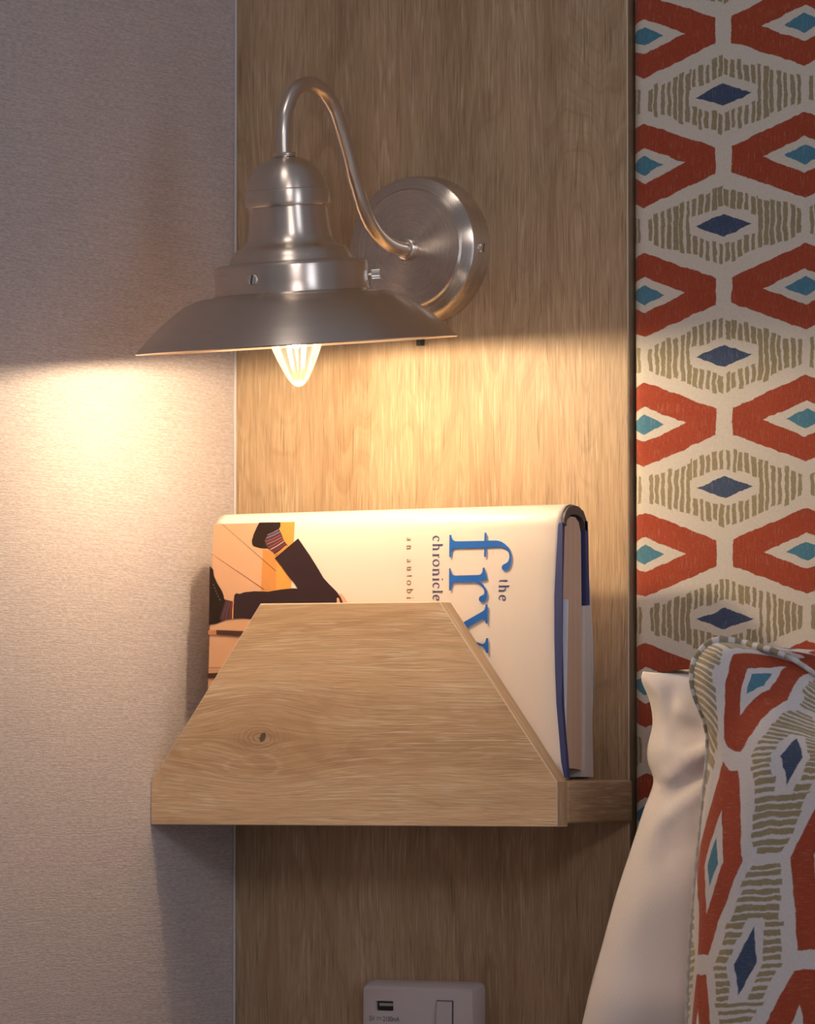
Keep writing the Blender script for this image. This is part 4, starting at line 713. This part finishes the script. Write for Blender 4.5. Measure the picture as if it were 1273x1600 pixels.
sp_i = [(mid_y + (y - mid_y) * 0.80, 0.884 + (z - 0.884) * 0.62) for y, z in sp_o]
v, f = [], []
k = len(sp_o)
for x in (BX0, BX1):
    for p in sp_o + sp_i: v.append((x, p[0], p[1]))
m2 = 2 * k
for i in range(k - 1):
    f += [(i, i + 1, k + i + 1, k + i), (m2 + i, m2 + i + 1, m2 + k + i + 1, m2 + k + i), (i, i + 1, m2 + i + 1, m2 + i), (k + i, k + i + 1, m2 + k + i + 1, m2 + k + i)]
f += [(0, k, m2 + k, m2), (k - 1, 2 * k - 1, m2 + 2 * k - 1, m2 + k - 1)]
mesh('spine_board', v, f, M_CAP, parent=book, label='dark rounded spine board', angle=50)
pg = [(-0.0740, 0.7445)] + [(-0.0740 + 0.0277 * s_, 0.7445 + 0.0016 * math.sin(math.pi * s_) + 0.0003 * s_) for s_ in (0.15, 0.3, 0.5, 0.7, 0.85)] + [(-0.0463, 0.7448), (-0.0460, 0.80), (-0.0475, 0.882), (-0.0500, 0.8880), (-0.0540, 0.8908), (-0.0590, 0.8910), (-0.0640, 0.8890), (-0.0672, 0.8840), (-0.0690, 0.86)]
board('page_block', pg, M_PAGES, XL + 0.005, 0.2692)
# jacket flaps tucked round the boards, lower half only
board('jacket_flap', [(yfront(0.7408, -0.0037), 0.7408), (yfront(0.8430, -0.0036), 0.8430), (yfront(0.8430, -0.0054), 0.8430), (yfront(0.7440, -0.0068), 0.7440), (yfront(0.7408, -0.0062), 0.7408)], M_FLAP, 0.19, 0.2722, label='white front flap')
board('jacket_flap', [(-0.0366, 0.7412), (-0.0466, 0.7412), (-0.0462, 0.8398), (-0.0396, 0.8403)], M_FLAP2, 0.19, 0.2712, label='greyish back flap')

# printing on the jacket front: flat shapes, a few hundredths of a millimetre proud of each other
def inked(name, polys, mat, lift):
    v, f = [], []
    for poly in polys:
        tri = tessellate_polygon([[Vector((a, b, 0)) for a, b in poly]])
        b0 = len(v)
        v += [(a / 1000, yfront(b / 1000, lift), b / 1000) for a, b in poly]
        f += [tuple(b0 + i for i in t_) for t_ in tri]
    base = origin_of(jk)
    o = mesh(name, v, f, mat, parent=jk, smooth=False)
    return o
lift = 0.00022
for i, (nm, colr, poly) in enumerate(COVER_ART):
    inked(nm, [poly], PM[colr], lift)
    lift += 0.000022
for nm, colr, polys in SMALL_LETTERS:
    inked(nm, polys, PM[colr], 0.0003)

# ------------------------------------------------------------------ socket plate with usb charger
sock = empty('usb_socket', (0.1377, -0.001, 0.575), 'white plastic USB charging socket with rocker switch, below the shelf', 'socket')
def rounded_rect(x0, x1, z0, z1, r, n=5):
    o = []
    for cx, cz, a0 in ((x1 - r, z1 - r, 0), (x0 + r, z1 - r, 90), (x0 + r, z0 + r, 180), (x1 - r, z0 + r, 270)):
        for k in range(n + 1):
            a = math.radians(a0 + 90 * k / n); o.append((cx + r * math.cos(a), cz + r * math.sin(a)))
    return o
def loft(name, rings, mat, cap_first=False, cap_last=True, hole=None, **kw):
    v, f = [], []
    n = len(rings[0][0])
    for ring, y in rings: v += [(a, y, b) for a, b in ring]
    for i in range(len(rings) - 1):
        for j in range(n): f.append((i * n + j, i * n + (j + 1) % n, (i + 1) * n + (j + 1) % n, (i + 1) * n + j))
    if cap_first: f.append(tuple(range(n)))
    if cap_last: f.append(tuple((len(rings) - 1) * n + j for j in range(n)))
    return mesh(name, v, f, mat, **kw)
sx0, sx1, sz0, sz1 = 0.0978, 0.1777, 0.5300, 0.6196
R0 = rounded_rect(sx0, sx1, sz0, sz1, 0.0045)
R1 = rounded_rect(sx0 + 0.0003, sx1 - 0.0003, sz0 + 0.0003, sz1 - 0.0003, 0.0045)
R2 = rounded_rect(sx0 + 0.0022, sx1 - 0.0022, sz0 + 0.0032, sz1 - 0.0034, 0.0025)
R3 = rounded_rect(sx0 + 0.0030, sx1 - 0.0030, sz0 + 0.0040, sz1 - 0.0042, 0.0022)
slot = (0.1088, 0.1213, 0.6015, 0.6073)
def face_plate():
    """bevelled plate; the front face is tiled round the usb opening"""
    v, f = [], []
    rings = [(R0, -0.0002), (R1, -0.006), (R2, -0.0115), (R3, -0.0120)]
    n = len(R0)
    for ring, y in rings: v += [(a, y, b) for a, b in ring]
    for i in range(3):
        for j in range(n): f.append((i * n + j, i * n + (j + 1) % n, (i + 1) * n + (j + 1) % n, (i + 1) * n + j))
    outer = [Vector((a, b, 0)) for a, b in R3]
    a0, a1, b0, b1 = slot
    hole = [Vector((a, b, 0)) for a, b in rounded_rect(a0, a1, b0, b1, 0.0008, 3)]
    tri = tessellate_polygon([outer, hole[::-1]])
    base = len(v)
    v += [(p.x, -0.0120, p.y) for p in outer + hole[::-1]]
    f += [tuple(base + i for i in t_) for t_ in tri]
    hb0 = base + len(outer); hn = len(hole)
    deep = len(v)
    v += [(p.x, -0.0070, p.y) for p in hole[::-1]]
    for j in range(hn): f.append((hb0 + j, hb0 + (j + 1) % hn, deep + (j + 1) % hn, deep + j))
    me = bpy.data.meshes.new('face_plate')
    return mesh('face_plate', v, f, M_WHITEPL, parent=sock, angle=30)
fpobj = face_plate()
wd = fpobj.modifiers.new('weld', 'WELD'); wd.merge_threshold = 0.00001
a0, a1, b0, b1 = slot
box('usb_port', (a0 + 0.0004, -0.0100, b0 + 0.0004), (a1 - 0.0002, -0.0071, b1 - 0.0004), M_BLACK, parent=sock, smooth=False, label='black recess of the USB port')
box('usb_tongue', (a0 + 0.0022, -0.0112, b0 + 0.0028), (a1 - 0.0006, -0.0101, b0 + 0.0045), M_GOLD, parent=sock, smooth=False)
# rocker, pressed in at the bottom so its top stands proud
v = [(0.1520, -0.0122, 0.6082), (0.1622, -0.0122, 0.6082), (0.1622, -0.0122, 0.5840), (0.1520, -0.0122, 0.5840),
     (0.1520, -0.0134, 0.6079), (0.1622, -0.0134, 0.6079), (0.1622, -0.0150, 0.5845), (0.1520, -0.0150, 0.5845)]
f = [(0, 1, 2, 3), (4, 5, 6, 7), (0, 1, 5, 4), (1, 2, 6, 5), (2, 3, 7, 6), (3, 0, 4, 7)]
mesh('rocker_switch', v, f, M_WHITEPL, parent=sock, smooth=False, bevel=0.0004)
box('switch_gap', (0.1513, -0.01212, 0.5835), (0.1629, -0.01206, 0.6087), M_INK, parent=sock, smooth=False)
# the rating, printed under the port
def printed(body, x0, width, z, height):
    tc = bpy.data.curves.new('rating', 'FONT'); tc.size = 0.005; tc.body = body; tc.offset = 0.00005
    to = bpy.data.objects.new('rating_text', tc); COL.objects.link(to)
    bpy.context.view_layer.update()
    me = bpy.data.meshes.new_from_object(to.evaluated_get(bpy.context.evaluated_depsgraph_get()))
    bpy.data.objects.remove(to)
    xs = [q.co.x for q in me.vertices]; zs = [q.co.y for q in me.vertices]
    kx = width / (max(xs) - min(xs)); kz = height / (max(zs) - min(zs))
    mesh('rating_text', [(x0 + (q.co.x - min(xs)) * kx, -0.01205, z + (q.co.y - min(zs)) * kz) for q in me.vertices],
         [tuple(p.vertices) for p in me.polygons], M_INK, parent=sock, smooth=False)
printed('5V', 0.1046, 0.0036, 0.5952, 0.0030)
printed('2100mA', 0.1141, 0.0114, 0.5952, 0.0030)
# direct-current sign: a line over three dashes
xg = 0.1093
dl = [(xg, xg + 0.0036, 0.5972, 0.59755)] + [(xg + k_ * 0.00145, xg + k_ * 0.00145 + 0.0009, 0.5961, 0.59645) for k_ in range(3)]
v, f = [], []
for p0, p1, q0, q1 in dl:
    b_ = len(v); v += [(p0, -0.01205, q0), (p1, -0.01205, q0), (p1, -0.01205, q1), (p0, -0.01205, q1)]; f.append((b_, b_ + 1, b_ + 2, b_ + 3))
mesh('direct_current_symbol', v, f, M_INK, parent=sock, smooth=False)

# ------------------------------------------------------------------ bedding
box('mattress', (WX + 0.012, -1.9, 0.28), (1.50, -0.006, 0.506), M_MATT, smooth=True, bevel=0.03, segs=4, label='pale mattress the pillows stand on, against the headboard', cat='mattress')

def gauss_line(p, a, b, w):
    ax, ay = a; bx, by = b; px, py = p
    dx, dy = bx - ax, by - ay
    s = max(0.0, min(1.0, ((px - ax) * dx + (py - ay) * dy) / (dx * dx + dy * dy + 1e-9)))
    d2 = (px - ax - s * dx) ** 2 + (py - ay - s * dy) ** 2
    return math.exp(-d2 / (w * w))

def pillow(name, P, UV, mat, back, label, cat, folds=None, uvscale=0.001, nu=6, nv=6, limb=(0, 0)):
    G = refine([[tuple(p) for p in r] for r in P], nu, nv)
    U = refine([[(a, b, 0) for a, b in r] for r in UV], nu, nv)
    R, Cn = len(G), len(G[0])
    if folds:
        for i in range(1, R - 1):
            for j in range(1, Cn - 1):
                n = (G[i][j + 1] - G[i][j - 1]).cross(G[i + 1][j] - G[i - 1][j])
                if n.length < 1e-12: continue
                n.normalize()
                if n.y > 0: n = -n
                u = (U[i][j].x, U[i][j].y)
                h = sum(am * gauss_line(u, a, b, w_) for a, b, w_, am in folds)
                edge = min(1, max(0, (j - 3) / 7), (Cn - 1 - j) / 6, max(0, (i - 2) / 8))
                G[i][j] = G[i][j] + n * h * edge
    v = [tuple(p) for r in G for p in r]
    uv = [(q.x * uvscale, q.y * uvscale) for r in U for q in r]
    f = [(i * Cn + j, i * Cn + j + 1, (i + 1) * Cn + j + 1, (i + 1) * Cn + j) for i in range(R - 1) for j in range(Cn - 1)]
    # back sheet shares the seam
    idx = {}
    for i in range(R):
        for j in range(Cn):
            if i in (0, R - 1) or j in (0, Cn - 1): idx[i, j] = i * Cn + j; continue
            s, t_ = j / (Cn - 1), i / (R - 1)
            p = G[i][0].lerp(G[i][-1], s)
            pt = G[0][j].lerp(G[-1][j], t_)
            p = Vector((p.x * 0.5 + pt.x * 0.5 if 0.2 < s < 0.8 else p.x, p.y, p.z))
            bul = (math.sin(math.pi * s) ** 0.6) * (math.sin(math.pi * t_) ** 0.8)
            p.z = min(p.z, G[i][j].z)
            e = math.exp(-(s / 0.07) ** 2) * min(1, t_ * 5)
            p = p + Vector((limb[0] * e * min(1, j / 3), back * bul, limb[1] * math.exp(-(t_ / 0.05) ** 2) * min(1, i / 3) * min(1, s * 6)))
            idx[i, j] = len(v); v.append(tuple(p)); uv.append((uv[i * Cn + j][0] + 0.03, uv[i * Cn + j][1] + 0.037))
    f += [(idx[i, j], idx[i + 1, j], idx[i + 1, j + 1], idx[i, j + 1]) for i in range(R - 1) for j in range(Cn - 1)]
    lo = Vector((sum(p[0] for p in v) / len(v), sum(p[1] for p in v) / len(v), min(p[2] for p in v)))
    o = mesh(name, v, f, mat, None, loc=lo, label=label, cat=cat, angle=0, uvs=uv)
    return o, G
FOLDS = [((1024, 1226), (1114, 1166), 13, 0.0022), ((1060, 1148), (1092, 1146), 22, -0.0030),
         ((1004, 1304), (1114, 1226), 12, 0.0019), ((1040, 1245), (1100, 1206), 13, -0.0016),
         ((1050, 1078), (1040, 1124), 12, -0.0018), ((1070, 1110), (1105, 1140), 18, 0.0012),
         ((1010, 1350), (1090, 1300), 20, -0.0010), ((990, 1430), (1090, 1370), 30, 0.0012)]
wp, _ = pillow('pillow', PILLOW_P, PILLOW_UV, M_COTTON, 0.050, 'plain white cotton pillow behind the printed cushion, beside the shelf', 'pillow', FOLDS)
cu, CG = pillow('cushion', CUSHION_P, CUSHION_UV, M_FAB_C, 0.035, 'cushion in red, teal and olive print standing before the white pillow', 'cushion', None, limb=(-0.004, 0.007))
# piping sewn round the cushion's edge
edge = [CG[i][0] for i in range(len(CG) - 1, -1, -1)] + CG[0][1:] + [CG[i][-1] for i in range(1, len(CG))]
edge = edge[::2]
v, f = tube_data(edge, lambda s: 0.0016 + 0.0010 * math.exp(-((s - 0.335) / 0.05) ** 2), 10)
tp = NT('striped_piping')
uvn = tp.n('ShaderNodeUVMap', uv_map='pattern').outputs[0]
us, zone, _ = tp.sep(uvn)
stp = tp.m('SUBTRACT', tp.m('ABSOLUTE', tp.m('SUBTRACT', tp.m('FRACT', tp.m('DIVIDE', us, 0.0085)), 0.5)), 0.22)
cc = tp.mix(tp.m('MULTIPLY', tp.ramp(stp, -0.05, 0.05), zone), (0.62, 0.60, 0.60), (0.24, 0.21, 0.13))
tp.principled(cc, 0.85, spec=0.15)
acc = [0.0]
for i in range(1, len(edge)): acc.append(acc[-1] + (edge[i] - edge[i - 1]).length)
mesh('piping', [tuple(p) for p in v], f, tp.mat, parent=cu, uvs=[(acc[i // 10], 0.9 if edge[i // 10].z > 0.755 and edge[i // 10].x < 0.44 else 0.25) for i in range(len(v))], angle=0, label='striped piping round the edge')
